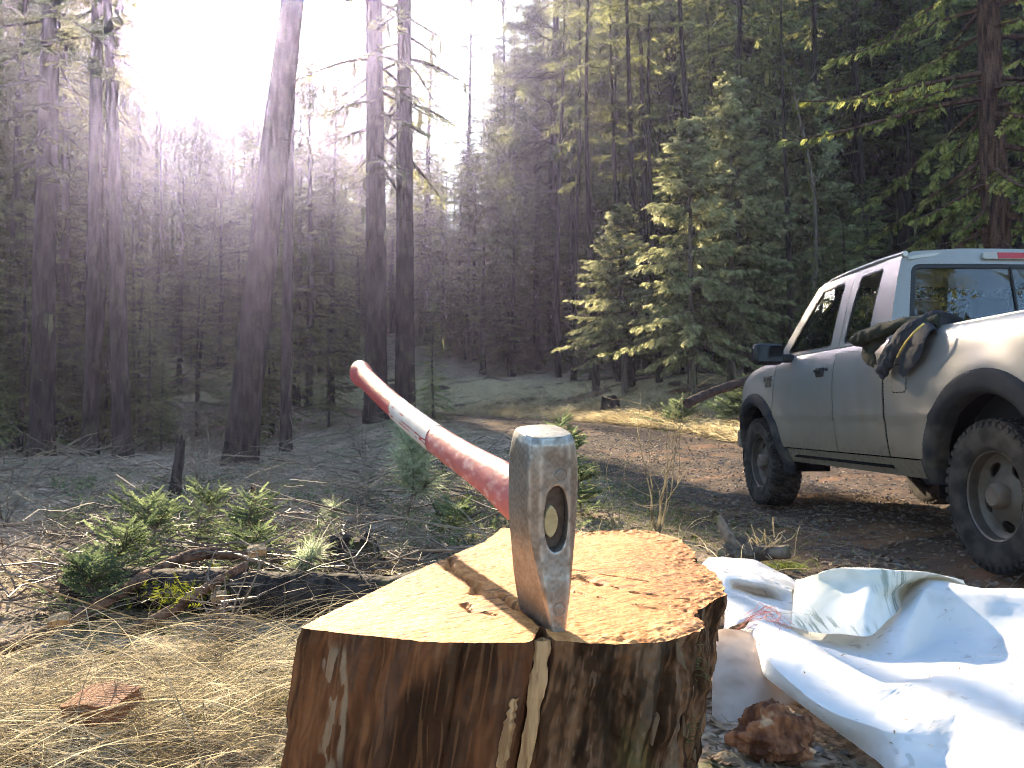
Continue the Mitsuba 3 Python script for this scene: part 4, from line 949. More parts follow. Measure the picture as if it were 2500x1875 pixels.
# cabin: floor, dashboard, seats, wheel
def seatm(y):
    return cat(rbox((1.95, y - .25, .78), (2.40, y + .25, .95), .04), rbox((1.82, y - .25, .90), (1.96, y + .25, 1.42), .05), rbox((1.80, y - .13, 1.43), (1.90, y + .13, 1.62), .04))
tp('seat', seatm(.36), 'm_seat'); tp('seat', seatm(-.36), 'm_seat')
tp('dashboard', rbox((2.60, -.72, 1.0), (2.85, .72, 1.20), .05), 'm_black')
st_ = np.array([(0, .18 * math.cos(a), .18 * math.sin(a)) for a in np.linspace(0, 2 * np.pi, 25)])
tp('steering_wheel', tube(st_ * V(1, 1, .9) + V(2.45, .36, 1.16) + st_[:, 2:3] * V(.45, 0, 0), .014, 8), 'm_black')
tp('cab_clutter', rbox((1.12, .42, 1.1), (1.45, .60, 1.50), .03), 'm_rust', label='rusty-coloured bundle behind the rear window')
tp('cab_clutter', rbox((1.15, -.3, 1.1), (1.5, .1, 1.36), .05), 'm_seat')
# wheel flares
def flare(cx, cz, r0, r1, a0, a1):
    n = 60; A = np.radians(np.linspace(a0, a1, n)); prof = [(r0, -.06), (r0 - .006, .012), (r0 + .01, .034), (r0 + .035, .040), (r1 - .03, .028), (r1 - .004, .008), (r1, -.02)]
    rows_ = []
    for a in A:
        e = [(cx + r * math.cos(a) * (1.0 + .04 * (math.sin(a) < .2)), cz + r * math.sin(a), d) for r, d in prof]
        rows_.append([(x, float(side(x, max(z, .37))) + d, z) for x, z, d in e])
    return np.array(rows_).reshape(-1, 3), grid_faces(n, len(prof))[:, ::-1]
both('wheel_flare', flare(0, .40, .475, .595, -2, 185), 'm_flare', 40, 'black plastic rear wheel flare')
both('wheel_flare', flare(3.19, .40, .450, .560, -14, 190), 'm_flare', 40)
for cx in (0, 3.19):
    n = 30; A = np.radians(np.linspace(-10, 190, n)); hv_ = np.array([[(cx + .50 * math.cos(a), y, .40 + .50 * math.sin(a)) for y in (.83, .45)] for a in A])
    both('wheel_well', (hv_.reshape(-1, 3), grid_faces(n, 2)), 'm_gap')
# door handle, lock, fuel flap, mirror, badge, side moulding
hx, hz = 1.90, 1.075
both('door_handle', (lambda b: (b[0], b[1]))(cat(rbox((hx - .055, .862, hz - .032), (hx + .055, .885, hz + .032), .008), rbox((hx - .042, .884, hz - .002), (hx + .048, .902, hz + .022), .008))), 'm_black')
tp('lock', tuple(lathe([(0, .012), (.010, .012), (.012, 0)], 20)[k] + ((V(1.795, .868, 1.09)) if k == 0 else 0) for k in (0, 1)), 'm_black')
fz = rounded([(.735, .90), (.735, 1.06), (.895, 1.06), (.895, .90)], .025)
tp('fuel_flap', panel(fz, lambda a, b, w: on_side(a, b, w + .0022), (), .004, .03), 'm_paint')
tp('fuel_flap_seam', panel(off(fz, .005), lambda a, b, w: on_side(a, b, w + .0008), [fz], .003, .03), 'm_gap')
mr = tp('mirror', rbox((2.46, .90, 1.165), (2.58, 1.145, 1.335), .045), 'm_black', label='black door mirror')
tp('arm', rbox((2.47, .82, 1.185), (2.56, .93, 1.25), .02), 'm_black', parent=mr)
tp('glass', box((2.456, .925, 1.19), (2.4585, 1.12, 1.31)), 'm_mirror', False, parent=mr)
def letters(txt, h, x0, z0, mat, out):
    m = meshkit.text_mesh(txt, h, .004, True); v = np.array(m.vertices)
    X, Z = x0 - v[:, 0] * 1.0, z0 + v[:, 1]
    return np.stack([X, side(X, Z) + .0005 + v[:, 2], Z], 1), np.array(m.faces)[:, :]
a_ = letters('RANGER', .030, 3.02, 1.055, 0, 0); b_ = letters('XLT', .030, 2.955, 1.012, 0, 0)
bp = [(2.84, 1.004), (2.84, 1.094), (3.03, 1.094), (3.03, 1.048), (2.965, 1.048), (2.965, 1.004)]
bd = tp('badge', panel(bp, lambda a, b, w: on_side(a, b, w + .0022), (), .003, .03), 'm_black')
tp('lettering', a_, 'm_chrome', False, parent=bd); tp('lettering', b_, 'm_chrome', False, parent=bd)
tp('antenna', tube([(2.95, -.72, 1.2), (2.9, -.74, 2.0)], .003, 6), 'm_black')
# wheels
def wheel(cx, s, steer=0.0):
    R_ = .382
    place = T().translate([cx, s * .745, R_ - .012]) @ T().rotate([0, 0, 1], steer) @ (T().rotate([0, 0, 1], 180) if s < 0 else T())
    tyre = lathe([(.225, -.105), (.232, -.118), (.262, -.128), (.315, -.130), (.350, -.122), (.370, -.104), (.374, -.06), (.3745, 0), (.374, .06), (.370, .104), (.352, .121), (.342, .125), (.338, .128), (.315, .131), (.285, .131), (.262, .128), (.245, .124), (.232, .118), (.222, .105)], 72)
    lug = []
    r = np.random.default_rng(3)
    for i in range(44):
        a = 2 * np.pi * i / 44
        for (y0, y1, hgt, w_, da) in ((.082, .118, .0085, .017, 0), (.030, .074, .008, .014, .5), (-.022, .022, .008, .013, 0), (-.074, -.030, .008, .014, .5), (-.118, -.082, .0085, .017, 0)):
            aa = a + da * 2 * np.pi / 44; rr0 = .371 if abs(y0) < .08 else .364
            b = rbox((-w_, y0, rr0 - .006), (w_, y1, rr0 + hgt), .003) if False else box((-w_, y0, rr0 - .008), (w_, y1, rr0 + hgt))
            v = b[0].copy(); v[:, 0] += .10 * (v[:, 1] - (y0 + y1) / 2)
            lug.append((np.stack([v[:, 0] * math.cos(aa) + v[:, 2] * math.sin(aa), v[:, 1], -v[:, 0] * math.sin(aa) + v[:, 2] * math.cos(aa)], 1), b[1]))
        b = box((-.012, .112, .335), (.012, .130, .362)); v = b[0]
        lug.append((np.stack([v[:, 0] * math.cos(a) + v[:, 2] * math.sin(a), v[:, 1], -v[:, 0] * math.sin(a) + v[:, 2] * math.cos(a)], 1), b[1]))
    wk = part(tk, 'wheel', lathe([(.226, -.10), (.231, -.1), (.226, .098), (.219, .104), (.212, .098), (.208, .06), (.206, .02), (.206, -.08)], 60), 'm_rim', 35)
    scene[wk]['to_world'] = TM @ place
    def wp(name, mesh, mat, sm=35, kind=None):
        k_ = part(wk, name, mesh, mat, sm, kind=kind); scene[k_]['to_world'] = TM @ place
    wp('tyre', tyre, 'm_tyre', 35); wp('tread', cat(*lug), 'm_tyre', False, kind='stuff')
    # dished five-spoke face with round holes between the spokes
    cs = m3.CrossSection.circle(.210, 80) - m3.CrossSection.circle(.050, 40)
    for i in range(5):
        a = 2 * np.pi * (i + .5) / 5 + .3
        hole = [(.150 * math.cos(a) + .050 * math.cos(b) * (-math.sin(a)) * 1.0 + .030 * math.sin(b) * math.cos(a), .150 * math.sin(a) + .050 * math.cos(b) * math.cos(a) + .030 * math.sin(b) * math.sin(a)) for b in np.linspace(0, 2 * np.pi, 24, endpoint=False)]
        cs = cs - m3.CrossSection([hole], m3.FillRule.EvenOdd)
    mm_ = m3.Manifold.extrude(cs, .012).refine_to_length(.015).to_mesh(); v = np.array(mm_.vert_properties[:, :3]); rr2 = np.hypot(v[:, 0], v[:, 1])
    y = np.interp(rr2, [.05, .085, .11, .16, .19, .21], [.052, .048, .036, .020, .026, .040]) + v[:, 2]
    wp('spokes', (np.stack([v[:, 0], y, v[:, 1]], 1), np.array(mm_.tri_verts)[:, ::-1]), 'm_rim', 30)
    wp('brake_drum', lathe([(0, .0), (.15, .0), (.155, -.01), (.155, -.08), (0, -.08)], 32), 'm_gap', 30)
    hub = lathe([(.066, .055), (.066, .075), (.060, .096), (.052, .112), (.047, .116), (.044, .113), (.036, .113), (0, .117)], 32)
    hv2 = hub[0].copy(); a5 = np.arctan2(hv2[:, 2], hv2[:, 0]); hv2[:, [0, 2]] *= (1 + .05 * np.cos(5 * a5) * (np.hypot(hv2[:, 0], hv2[:, 2]) > .05))[:, None]
    wp('hub_cap', (hv2, hub[1]), 'm_cap', 35)
wheel(0, 1); wheel(3.19, 1, 0.0); wheel(0, -1); wheel(3.19, -1)
# ------------------------------------------------------------------ white tarpaulin lying in folds beside the block (metres)
SHEET = np.array([
    [(0.652, 2.597, 0.070), (0.685, 2.503, 0.120), (0.727, 2.569, 0.125), (0.879, 2.929, 0.070), (0.991, 3.221, 0.050), (1.075, 3.408, 0.060)],
    [(0.687, 2.496, 0.055), (0.726, 2.518, 0.115), (0.758, 2.522, 0.120), (0.893, 2.836, 0.060), (1.012, 3.101, 0.030), (1.091, 3.267, 0.040)],
    [(0.674, 2.254, 0.060), (0.657, 2.092, 0.125), (0.789, 2.329, 0.125), (0.976, 2.788, 0.020), (1.028, 2.887, 0.010), (1.091, 3.000, 0.020)],
    [(0.745, 2.037, 0.025), (0.695, 1.914, 0.100), (0.839, 2.189, 0.110), (0.994, 2.554, 0.020), (1.068, 2.730, 0.010), (1.139, 2.869, 0.020)],
    [(0.771, 1.908, 0.015), (0.755, 1.850, 0.085), (0.903, 2.057, 0.090), (1.030, 2.326, 0.025), (1.143, 2.505, 0.020), (1.241, 2.671, 0.100)],
    [(0.789, 1.789, 0.010), (0.828, 1.791, 0.080), (1.062, 2.169, 0.070), (1.200, 2.395, 0.030), (1.381, 2.693, 0.035), (1.450, 2.881, 0.180)],
    [(0.753, 1.596, 0.010), (0.931, 1.792, 0.050), (1.216, 2.212, 0.085), (1.367, 2.436, 0.040), (1.488, 2.597, 0.070), (1.583, 2.775, 0.170)],
    [(0.751, 1.380, 0.010), (1.018, 1.638, 0.050), (1.282, 2.056, 0.060), (1.461, 2.273, 0.050), (1.559, 2.422, 0.080), (1.840, 2.853, 0.130)],
    [(0.846, 1.293, 0.010), (1.107, 1.553, 0.030), (1.436, 2.006, 0.040), (1.559, 2.175, 0.040), (1.736, 2.417, 0.050), (2.046, 2.842, 0.090)],
])
FLAP = np.array([
    [(0.932, 2.803, 0.055), (0.994, 2.735, 0.050), (1.047, 2.661, 0.065), (1.103, 2.600, 0.075), (1.242, 2.745, 0.100), (1.473, 3.103, 0.090), (1.578, 3.185, 0.120), (1.698, 3.078, 0.120)],
    [(0.990, 2.959, 0.085), (1.036, 2.847, 0.110), (1.095, 2.781, 0.130), (1.136, 2.692, 0.140), (1.233, 2.773, 0.155), (1.420, 3.027, 0.140), (1.528, 3.095, 0.155), (1.652, 3.046, 0.140)],
    [(1.065, 3.161, 0.110), (1.075, 2.951, 0.180), (1.138, 2.873, 0.195), (1.195, 2.780, 0.200), (1.286, 2.807, 0.200), (1.389, 2.889, 0.200), (1.495, 2.970, 0.190), (1.642, 3.047, 0.150)],
    [(1.109, 3.281, 0.110), (1.076, 2.947, 0.200), (1.139, 2.868, 0.235), (1.215, 2.825, 0.240), (1.292, 2.818, 0.235), (1.376, 2.861, 0.225), (1.474, 2.928, 0.205), (1.657, 3.076, 0.150)],
    [(1.205, 3.555, 0.050), (1.305, 3.572, 0.080), (1.475, 3.712, 0.080), (1.590, 3.696, 0.080), (1.673, 3.651, 0.080), (1.749, 3.637, 0.080), (1.805, 3.586, 0.080), (1.844, 3.422, 0.080)],
])
HUMP = np.array([
    [(0.883, 3.947, 0.050), (0.930, 3.921, 0.100), (0.973, 3.860, 0.110), (1.092, 3.847, 0.100), (1.176, 3.794, 0.070), (1.249, 3.674, 0.030)],
    [(0.760, 3.358, 0.120), (0.807, 3.331, 0.150), (0.836, 3.247, 0.150), (0.932, 3.284, 0.140), (1.035, 3.362, 0.110), (1.165, 3.439, 0.060)],
    [(0.787, 3.301, 0.100), (0.802, 3.188, 0.140), (0.840, 3.173, 0.140), (0.922, 3.149, 0.130), (1.012, 3.210, 0.100), (1.078, 3.235, 0.080)],
    [(0.735, 2.991, 0.100), (0.773, 3.028, 0.120), (0.895, 3.309, 0.080), (0.989, 3.335, 0.050), (1.021, 3.221, 0.050), (1.048, 3.140, 0.050)],
    [(0.687, 2.713, 0.120), (0.730, 2.781, 0.125), (0.779, 2.826, 0.120), (0.839, 2.868, 0.100), (0.898, 2.886, 0.080), (0.998, 2.991, 0.050)],
    [(0.641, 2.555, 0.100), (0.685, 2.591, 0.110), (0.725, 2.630, 0.110), (0.797, 2.692, 0.100), (0.880, 2.795, 0.070), (0.942, 2.823, 0.050)],
])
SKIRT = np.array([
    [(0.589, 2.476, 0.120), (0.635, 2.473, 0.130), (0.700, 2.458, 0.120), (0.703, 2.265, 0.090), (0.714, 2.079, 0.060)],
    [(0.541, 2.276, 0.070), (0.583, 2.242, 0.080), (0.646, 2.245, 0.075), (0.701, 2.233, 0.050), (0.725, 2.121, 0.040)],
    [(0.487, 2.056, 0.005), (0.536, 2.067, 0.005), (0.603, 2.099, 0.005), (0.680, 2.155, 0.005), (0.739, 2.187, 0.010)],
])
# the sheet runs on under the flap
SHEET = np.concatenate([SHEET, SHEET[:, -1:] + V(.12, .42, 0)], 1); SHEET[:5, -1, 2] = .045; SHEET[5:, -1, 2] = (.10, .09, .08, .05)
def cloth(net, k=14, seed=0, wr=.004, fr=9.0):
    net = np.asarray(net, float); n, m, _ = net.shape
    a, b = np.linspace(0, n - 1, (n - 1) * k + 1), np.linspace(0, m - 1, (m - 1) * k + 1)
    # monotone along both ways, so that folds do not overshoot
    g = np.stack([PchipInterpolator(np.arange(n), net[..., c], axis=0)(a) for c in range(3)], -1)
    g = np.stack([PchipInterpolator(np.arange(m), g[..., c], axis=1)(b) for c in range(3)], -1)
    q = g * fr
    du = np.gradient(g, axis=0); dv = np.gradient(g, axis=1); nn = nrm(np.cross(du, dv))
    g = g + nn * (wr * (nf(q, 3, seed) - .5) * 2 + wr * .6 * (.5 - np.abs(nf(q * 1.3 + 5, 3, seed + 3) - .5) * 4).clip(0, 1) + wr * .25 * (np.abs(nf(q * 4.1, 2, seed + 5) - .5) * 4 - 1))[..., None]
    return g.reshape(-1, 3), grid_faces(len(a), len(b))
def f_tarp(p, n, uv):
    d = fbm(p.x * 7, p.y * 7, p.z * 7, 4); s = smoothstep(.70, .82, noise(p.x * 55, p.y * 55, p.z * 55)) * smoothstep(.5, .7, fbm(p.x * 6 + 4, p.y * 6, p.z * 6, 3))
    c = mix([.80, .80, .80], [.60, .595, .585], smoothstep(.5, .75, d) * .8)
    return mix(c, [.30, .27, .24], s * .45)
f_under = lambda p, n, uv: mix(mix([.62, .65, .60], [.78, .79, .76], smoothstep(.35, .65, fbm(p.x * 9, p.y * 9, p.z * 9, 3))), [.20, .26, .22], .8 * smoothstep(.50, .64, fbm(p.x * 90, p.y * 8, p.z * 8, 4)) * smoothstep(.46, .62, fbm(p.x * 7 + 2, p.y * 4, p.z * 4, 3)))
weave = lambda p, n, uv: .5 * noise(p.x * 420, p.y * 420, p.z * 420) + fbm(p.x * 40, p.y * 40, p.z * 40, 3)
M['m_tarp'] = bumped({'type': 'principledthin', 'base_color': proc(f_tarp), 'roughness': .42, 'diff_trans': .45, 'eta': 1.45}, weave, .0012, 6e-4)
M['m_under'] = bumped({'type': 'principledthin', 'base_color': proc(f_under), 'roughness': .38, 'diff_trans': .35, 'eta': 1.45}, weave, .0012, 6e-4)
tp_ = thing('tarp', 'large crumpled white tarpaulin lying in folds on the ground right of the block', 'tarp')
part(tp_, 'sheet', cloth(SHEET, 16, 1, .006, 7), 'm_tarp', True)
part(tp_, 'flap', cloth(FLAP, 12, 2, .004, 9), 'm_under', True, label='grey-green flap folded over at the far edge')
part(tp_, 'fold', cloth(HUMP, 14, 3, .007, 9), 'm_tarp', True, label='crumpled white corner behind the block')
M['m_skirt'] = {'type': 'principledthin', 'base_color': proc(lambda p, n, uv: mix([.52, .42, .35], [.36, .27, .21], smoothstep(.4, .7, fbm(p.x * 8, p.y * 8, p.z * 8, 4)))), 'roughness': .5, 'diff_trans': .5, 'eta': 1.45}  # beige mixes dirt with painted shade and ground bounce
part(tp_, 'skirt', cloth(SKIRT, 14, 4, .004, 8), 'm_skirt', True, label='front edge hanging to the ground, beige from dirt and painted shade')
r = np.random.default_rng(21); bits = []
for net_ in (cloth(SHEET, 16, 1, .006, 7)[0], cloth(SHEET, 16, 1, .006, 7)[0], cloth(HUMP, 14, 3, .007, 9)[0]):
    bits.append(net_[r.integers(0, len(net_), 45)])
bits = np.concatenate(bits) + V(0, 0, .004); a_ = r.uniform(0, 6.28, len(bits)); s_ = r.uniform(.003, .012, len(bits))[:, None]
X = np.stack([np.cos(a_), np.sin(a_), r.normal(size=len(a_)) * .2], 1) * s_; Y = np.stack([-np.sin(a_), np.cos(a_), 0 * a_], 1) * s_ * r.uniform(.08, .4, (len(a_), 1))
single('tarp_litter', 'needles and bark crumbs strewn over the tarp', 'litter', stamp(np.array([(-1, 0, 0), (-.2, -1, .3), (1, -.2, .2), (.3, 1, .3)], float), np.array([(0, 1, 2), (0, 2, 3)]), X, Y, Y * 0 + V(0, 0, .003), bits), 'm_litter', kind='stuff')
tw = np.array([(.648, 2.563, .06), (.663, 2.458, .13), (.745, 2.54, .145), (.789, 2.568, .145), (.80, 2.522, .13), (.839, 2.575, .10)])
P = []
for i in range(15):
    t0, t1 = sorted(r.uniform(0, 5, 2)); t1 = max(t1, t0 + 1.5); t = np.linspace(t0, min(5, t1), 9)
    b = np.stack([np.interp(t, np.arange(6), tw[:, k]) for k in range(3)], 1) + np.cumsum(r.normal(size=(9, 3)) * .006, 0) + r.normal(size=3) * .012 + V(0, 0, .006)
    P.append(b)
M['m_twine'] = two(pr([.42, .12, .08], .7, .3))
single('baling_twine', 'tangle of frayed red twine lying on the tarp next to the block', 'twine', tubes(np.array(P), np.full((15, 9), .0009), 4, 2), 'm_twine', kind='stuff')

# ------------------------------------------------------------------ jacket thrown over the truck's bed side (truck frame)
M['m_jacket'] = two(bumped(pr(proc(lambda p, n, uv: mix([.010, .011, .008], [.036, .038, .025], fbm(p.x * 22, p.y * 22, p.z * 22, 3))), .85, .2, sheen=.3), lambda p, n, uv: fbm(p.x * 70, p.y * 70, p.z * 70, 3), .006))
M['m_jacket_blue'] = two(bumped(pr(proc(lambda p, n, uv: mix([.010, .011, .014], [.040, .041, .050], fbm(p.x * 26, p.y * 26, p.z * 26, 3))), .8, .25, sheen=.3), lambda p, n, uv: fbm(p.x * 70, p.y * 70, p.z * 70, 3), .005))
M['m_zip'] = two(pr([.62, .48, .14], .35, .5, metallic=.6))
jk = thing('jacket', 'dark jacket with yellow-edged zip draped over the side of the truck bed', 'jacket')
def limp(path, ra, rb, seed, n=46, s=30, amp=.016, up=V(0, 1, 0)):
    """a limp flattened sleeve: half widths ra across, rb thick"""
    path = np.asarray(path, float); t = np.linspace(0, 1, len(path)); ts = np.linspace(0, 1, n)
    c = PchipInterpolator(t, path)(ts); d = nrm(np.gradient(c, axis=0)); nn = nrm(up - (d @ up)[:, None] * d); w = np.cross(d, nn)
    a = np.arange(s) * 2 * np.pi / s
    A = np.interp(ts, np.linspace(0, 1, len(ra)), ra)[:, None]; B = np.interp(ts, np.linspace(0, 1, len(rb)), rb)[:, None]
    v = c[:, None] + (A * np.cos(a))[..., None] * w[:, None] + (B * np.sin(a))[..., None] * nn[:, None]
    rad = nrm(v - c[:, None])
    q = v * V(26, 26, 26); fold = np.sin(ts[:, None] * 34 + 2.5 * np.sin(a)[None] * 1.3 + seed) * .35
    v = v + rad * (amp * (nf(q, 3, seed) - .5) * 2 + amp * .5 * fold)[..., None]
    v = np.concatenate([v.reshape(-1, 3), [c[0], c[-1]]]); f = grid_faces(n, s, True); i = np.arange(s); j = (i + 1) % s; e = (n - 1) * s
    return v, np.vstack([f, np.stack([j, i, 0 * i + n * s], 1), np.stack([e + i, e + j, 0 * i + n * s + 1], 1)])
def jp(name, m, mat, label=None):
    k = part(jk, name, m, mat, 40, label); scene[k]['to_world'] = TM
jp('sleeve', limp([(.50, .80, 1.285), (.70, .855, 1.290), (.90, .92, 1.268), (1.03, .955, 1.245), (1.12, .975, 1.232)], [.05, .060, .062, .060, .05], [.038, .042, .046, .046, .040], 1, amp=.013, up=V(0, .3, 1)), 'm_jacket', 'thick rolled dark green sleeve')
jp('sleeve', limp([(.52, .80, 1.292), (.60, .885, 1.262), (.70, .925, 1.20), (.80, .935, 1.12), (.87, .938, 1.05), (.905, .94, 1.015)], [.04, .050, .056, .062, .066, .055], [.016, .020, .024, .028, .032, .026], 5, amp=.020), 'm_jacket_blue', 'hanging blue-black sleeve')
jp('collar', limp([(.92, .90, 1.235), (.99, .93, 1.20), (1.05, .945, 1.15), (1.0, .94, 1.10), (.96, .935, 1.06)], [.03, .06, .065, .05, .015], [.010, .012, .012, .012, .008], 8, amp=.010), 'm_jacket')
jp('body', limp([(.50, .70, 1.262), (.52, .83, 1.272), (.54, .892, 1.225), (.56, .912, 1.15), (.66, .912, 1.06), (.72, .91, 1.0)], [.05, .075, .08, .08, .06, .03], [.012, .012, .010, .010, .010, .008], 12, amp=.007), 'm_jacket_blue')
zt = np.array([(.47, .905, 1.262), (.53, .935, 1.215), (.60, .945, 1.165), (.66, .948, 1.115), (.68, .95, 1.09)])
jp('zip', tube(PchipInterpolator(np.linspace(0, 1, 5), zt)(np.linspace(0, 1, 30)) + V(0, .004, 0), .006, 6), 'm_zip', 'yellow zip edge')
# ------------------------------------------------------------------ logs, snags, saplings and litter of the clearing
gz = lambda x, y: float(H(x, y))
def log_mesh(a, b, r0, r1, seed=0, sides=18, n=40, amp=.18, sag=0.):
    a, b = V(*a), V(*b); t = np.linspace(0, 1, n); L = np.linalg.norm(b - a)
    c = a + (b - a) * t[:, None] + np.stack([.02 * L * np.sin(t * 5 + seed), .02 * L * np.sin(t * 4 + 2 * seed), -sag * np.sin(np.pi * t)], 1)
    v, f = tube(c, r0 + (r1 - r0) * t, sides, seed)
    k = n * sides; cc = np.repeat(c, sides, 0)
    v[:k] = cc + (v[:k] - cc) * (1 + amp * 2 * (nf(v[:k] * V(9, 9, 9), 3, seed) - .5) + amp * (nf(v[:k] * 40, 2, seed + 1) - .5))[:, None]
    return v, f
single('fallen_log', 'mossy fallen log lying level behind the dry grass, left of the block', 'log', log_mesh((-1.75, 3.28, .09), (-.30, 2.98, .11), .075, .085, 1, amp=.3), 'm_bark', 40)
M['m_peel'] = bark([.06, .03, .02], [.22, .12, .075], None, 40, 40, .006)
single('bark_strip', 'long curved reddish bark strip arching over the fallen log', 'bark strip', tube(PchipInterpolator(np.linspace(0, 1, 6), np.array([(-1.75, 2.45, .02), (-1.52, 2.68, .05), (-1.42, 3.0, .115), (-1.36, 3.30, .17), (-1.28, 3.45, .19), (-1.10, 3.50, .17)]))(np.linspace(0, 1, 40)), np.interp(np.linspace(0, 1, 40), [0, .4, .8, 1], [.020, .024, .026, .018]) * (1 + .5 * (nf(np.stack([np.linspace(0, 9, 40)] * 3, 1), 2, 5) - .5)), 9, 4), 'm_peel', 40)
single('branch', 'short peeled branch leaning on the fallen log', 'branch', log_mesh((-1.30, 2.80, .02), (-.98, 3.12, .20), .022, .018, 7, 9, 18, .25), 'm_peel', 40)
def splintered(h, r0, seed, n=14, sides=14, lean=.1):
    t = np.linspace(0, 1, n); r = np.random.default_rng(seed)
    v, f = tube(np.stack([lean * h * t, .3 * lean * h * t, h * t - .05 * (t == 0)], 1), r0 * (1 - .3 * t) + r0 * .5 * np.exp(-t * 8), sides, seed, False)
    v[-sides:, 2] += r.uniform(-.05, 1.0, sides) * h * .35; v[-2 * sides:-sides, 2] += r.uniform(-.3, .3, sides) * h * .05
    v[:, :2] *= (1 + .35 * (nf(v * 18, 2, seed) - .5))[:, None]
    c = len(v); v = np.vstack([v, [[lean * h, .3 * lean * h, h * .8]]]); i = np.arange(sides); e = c - sides
    return v, np.vstack([f, np.stack([e + i, e + (i + 1) % sides, 0 * i + c], 1)])
def at(m, x, y, dz=0.0):
    return m[0] + V(x, y, gz(x, y) + dz), m[1]
single('snag', 'broken dead stem standing in the brush left of the twiggy shrub', 'snag', at(splintered(.50, .055, 3), -2.96, 7.3), 'm_bark', 40)
single('snag', 'small splintered stub with pale broken top in the middle of the brush', 'snag', at(splintered(.26, .028, 5, lean=.02), -1.55, 5.0), 'm_peel', 40)
os_ = splintered(.13, .15, 8, 8, 22, .0)
single('rotten_stump', 'low dark rotten stump with a torn top, just left of the block', 'stump', at(os_, -.72, 3.82), 'm_bark', 40)
single('hillside_stump', 'dark cut stump among the slender trunks above the road bank', 'stump', at(splintered(.45, .30, 9, 8, 22, 0), px2x(1490, 21.5), 21.5), 'm_bark', 40)
M['m_log_dark'] = bark([.02, .014, .012], [.09, .055, .045], None, 30, 30, .01)
lg = thing('bank_log', 'dark fallen log jutting from the grassy road bank behind the truck bonnet', 'log')
a_, b_ = V(3.06, 14.6, 1.0), V(5.6, 17.4, 1.76)
part(lg, 'trunk', log_mesh(a_, b_, .085, .08, 3, 18, 40, .15), 'm_log_dark', 40)
# rotten red wood chunk at the foot of the block, root lump behind the tarp, split chip in the grass
def chunk(size, seed, sub=4, amp=.5, fr=2.2, spike=0.0):
    s = trimesh.creation.icosphere(subdivisions=sub); v = np.array(s.vertices)
    n_ = nf(v * fr + seed * 7.1, 4, seed); v = v * (1 + amp * (n_ - .5) * 2 + .18 * (np.abs(nf(v * V(9, 9, 3) + seed, 3, seed) - .5) - .2))[:, None]
    v[:, 2] = np.where(v[:, 2] > 0, v[:, 2] * (1 + spike * (nf(v * V(5, 5, 0) + seed, 2, seed) > .55)), v[:, 2] * .7)
    return v * V(*size), np.array(s.faces)
M['m_rotten'] = bumped(pr(proc(lambda p, n, uv: mix(mix([.07, .028, .016], [.26, .115, .06], smoothstep(.3, .7, fbm(p.x * 50, p.y * 50, p.z * 16, 3))), [.50, .33, .20], smoothstep(.62, .75, fbm(p.x * 30, p.y * 30, p.z * 30, 3)))), .9, .15), lambda p, n, uv: fbm(p.x * 160, p.y * 160, p.z * 60, 3), .004, 5e-4)
single('rotten_wood', 'crumbling red-brown lump of rotten wood at the foot of the block', 'wood chunk', (lambda c: (c[0] + V(.555, 1.79, .07), c[1]))(chunk((.085, .06, .07), 11, 5, .5, 1.9, .08)), 'm_rotten', 40)
single('rotten_wood', 'small pale yellow chip beside the rotten lump', 'wood chip', (lambda c: (c[0] + V(.445, 1.76, .035), c[1]))(chunk((.03, .022, .018), 5, 3, .5, 2.6)), 'm_fresh', 40)
rl = thing('root_lump', 'gnarled root lump with snapped pale rootlets behind the tarp', 'root')
part(rl, 'wood', cat((lambda c: (c[0] + V(1.12, 4.12, gz(1.12, 4.12) + .06), c[1]))(chunk((.10, .08, .085), 6, 4, .5, 2.0)), log_mesh((1.12, 4.12, .08), (1.02, 4.16, .26), .035, .022, 2, 10, 14, .3), log_mesh((1.14, 4.12, .08), (1.34, 4.05, .10), .04, .03, 3, 10, 14, .3)), 'm_bark_pale', 40)
r = np.random.default_rng(31); c0 = V(1.24, 4.08, .12) + r.normal(size=(26, 3)) * V(.06, .03, .03); dd = nrm(r.normal(size=(26, 3)) + V(.3, -.2, .8)) * r.uniform(.05, .13, (26, 1))
part(rl, 'rootlets', tubes(np.stack([c0, c0 + dd * .5, c0 + dd + r.normal(size=(26, 3)) * .01], 1), np.full((26, 1), .003) * V(1, .8, .6), 4, 3), 'm_straw', kind='stuff')
def slab(c, ax, ay, az_, seed, notch=.3):
    s = trimesh.creation.box(extents=(2, 2, 2)).subdivide().subdivide().subdivide(); v = np.array(s.vertices)
    v = v * (1 + notch * (nf(v * 1.7 + seed, 3, seed) - .5))[:, None]; v[:, 2] *= (1 - .35 * np.abs(v[:, 0]))
    return v[:, :1] * V(*ax) + v[:, 1:2] * V(*ay) + v[:, 2:] * V(*az_) + V(*c), np.array(s.faces)
M['m_split'] = bumped(pr(proc(lambda p, n, uv: mix([.16, .06, .03], [.40, .19, .10], fbm(p.x * 30, p.y * 120, p.z * 120, 3))), .8, .2), lambda p, n, uv: fbm(p.x * 60, p.y * 300, p.z * 300, 2), .002, 5e-4)
single('split_wood', 'wedge of split red wood lying in the dry grass at the lower left', 'wood chip', slab((-.925, 1.90, .105), (.072, -.03, .008), (.018, .035, .014), (0, -.012, .030), 4), 'm_split', 40)
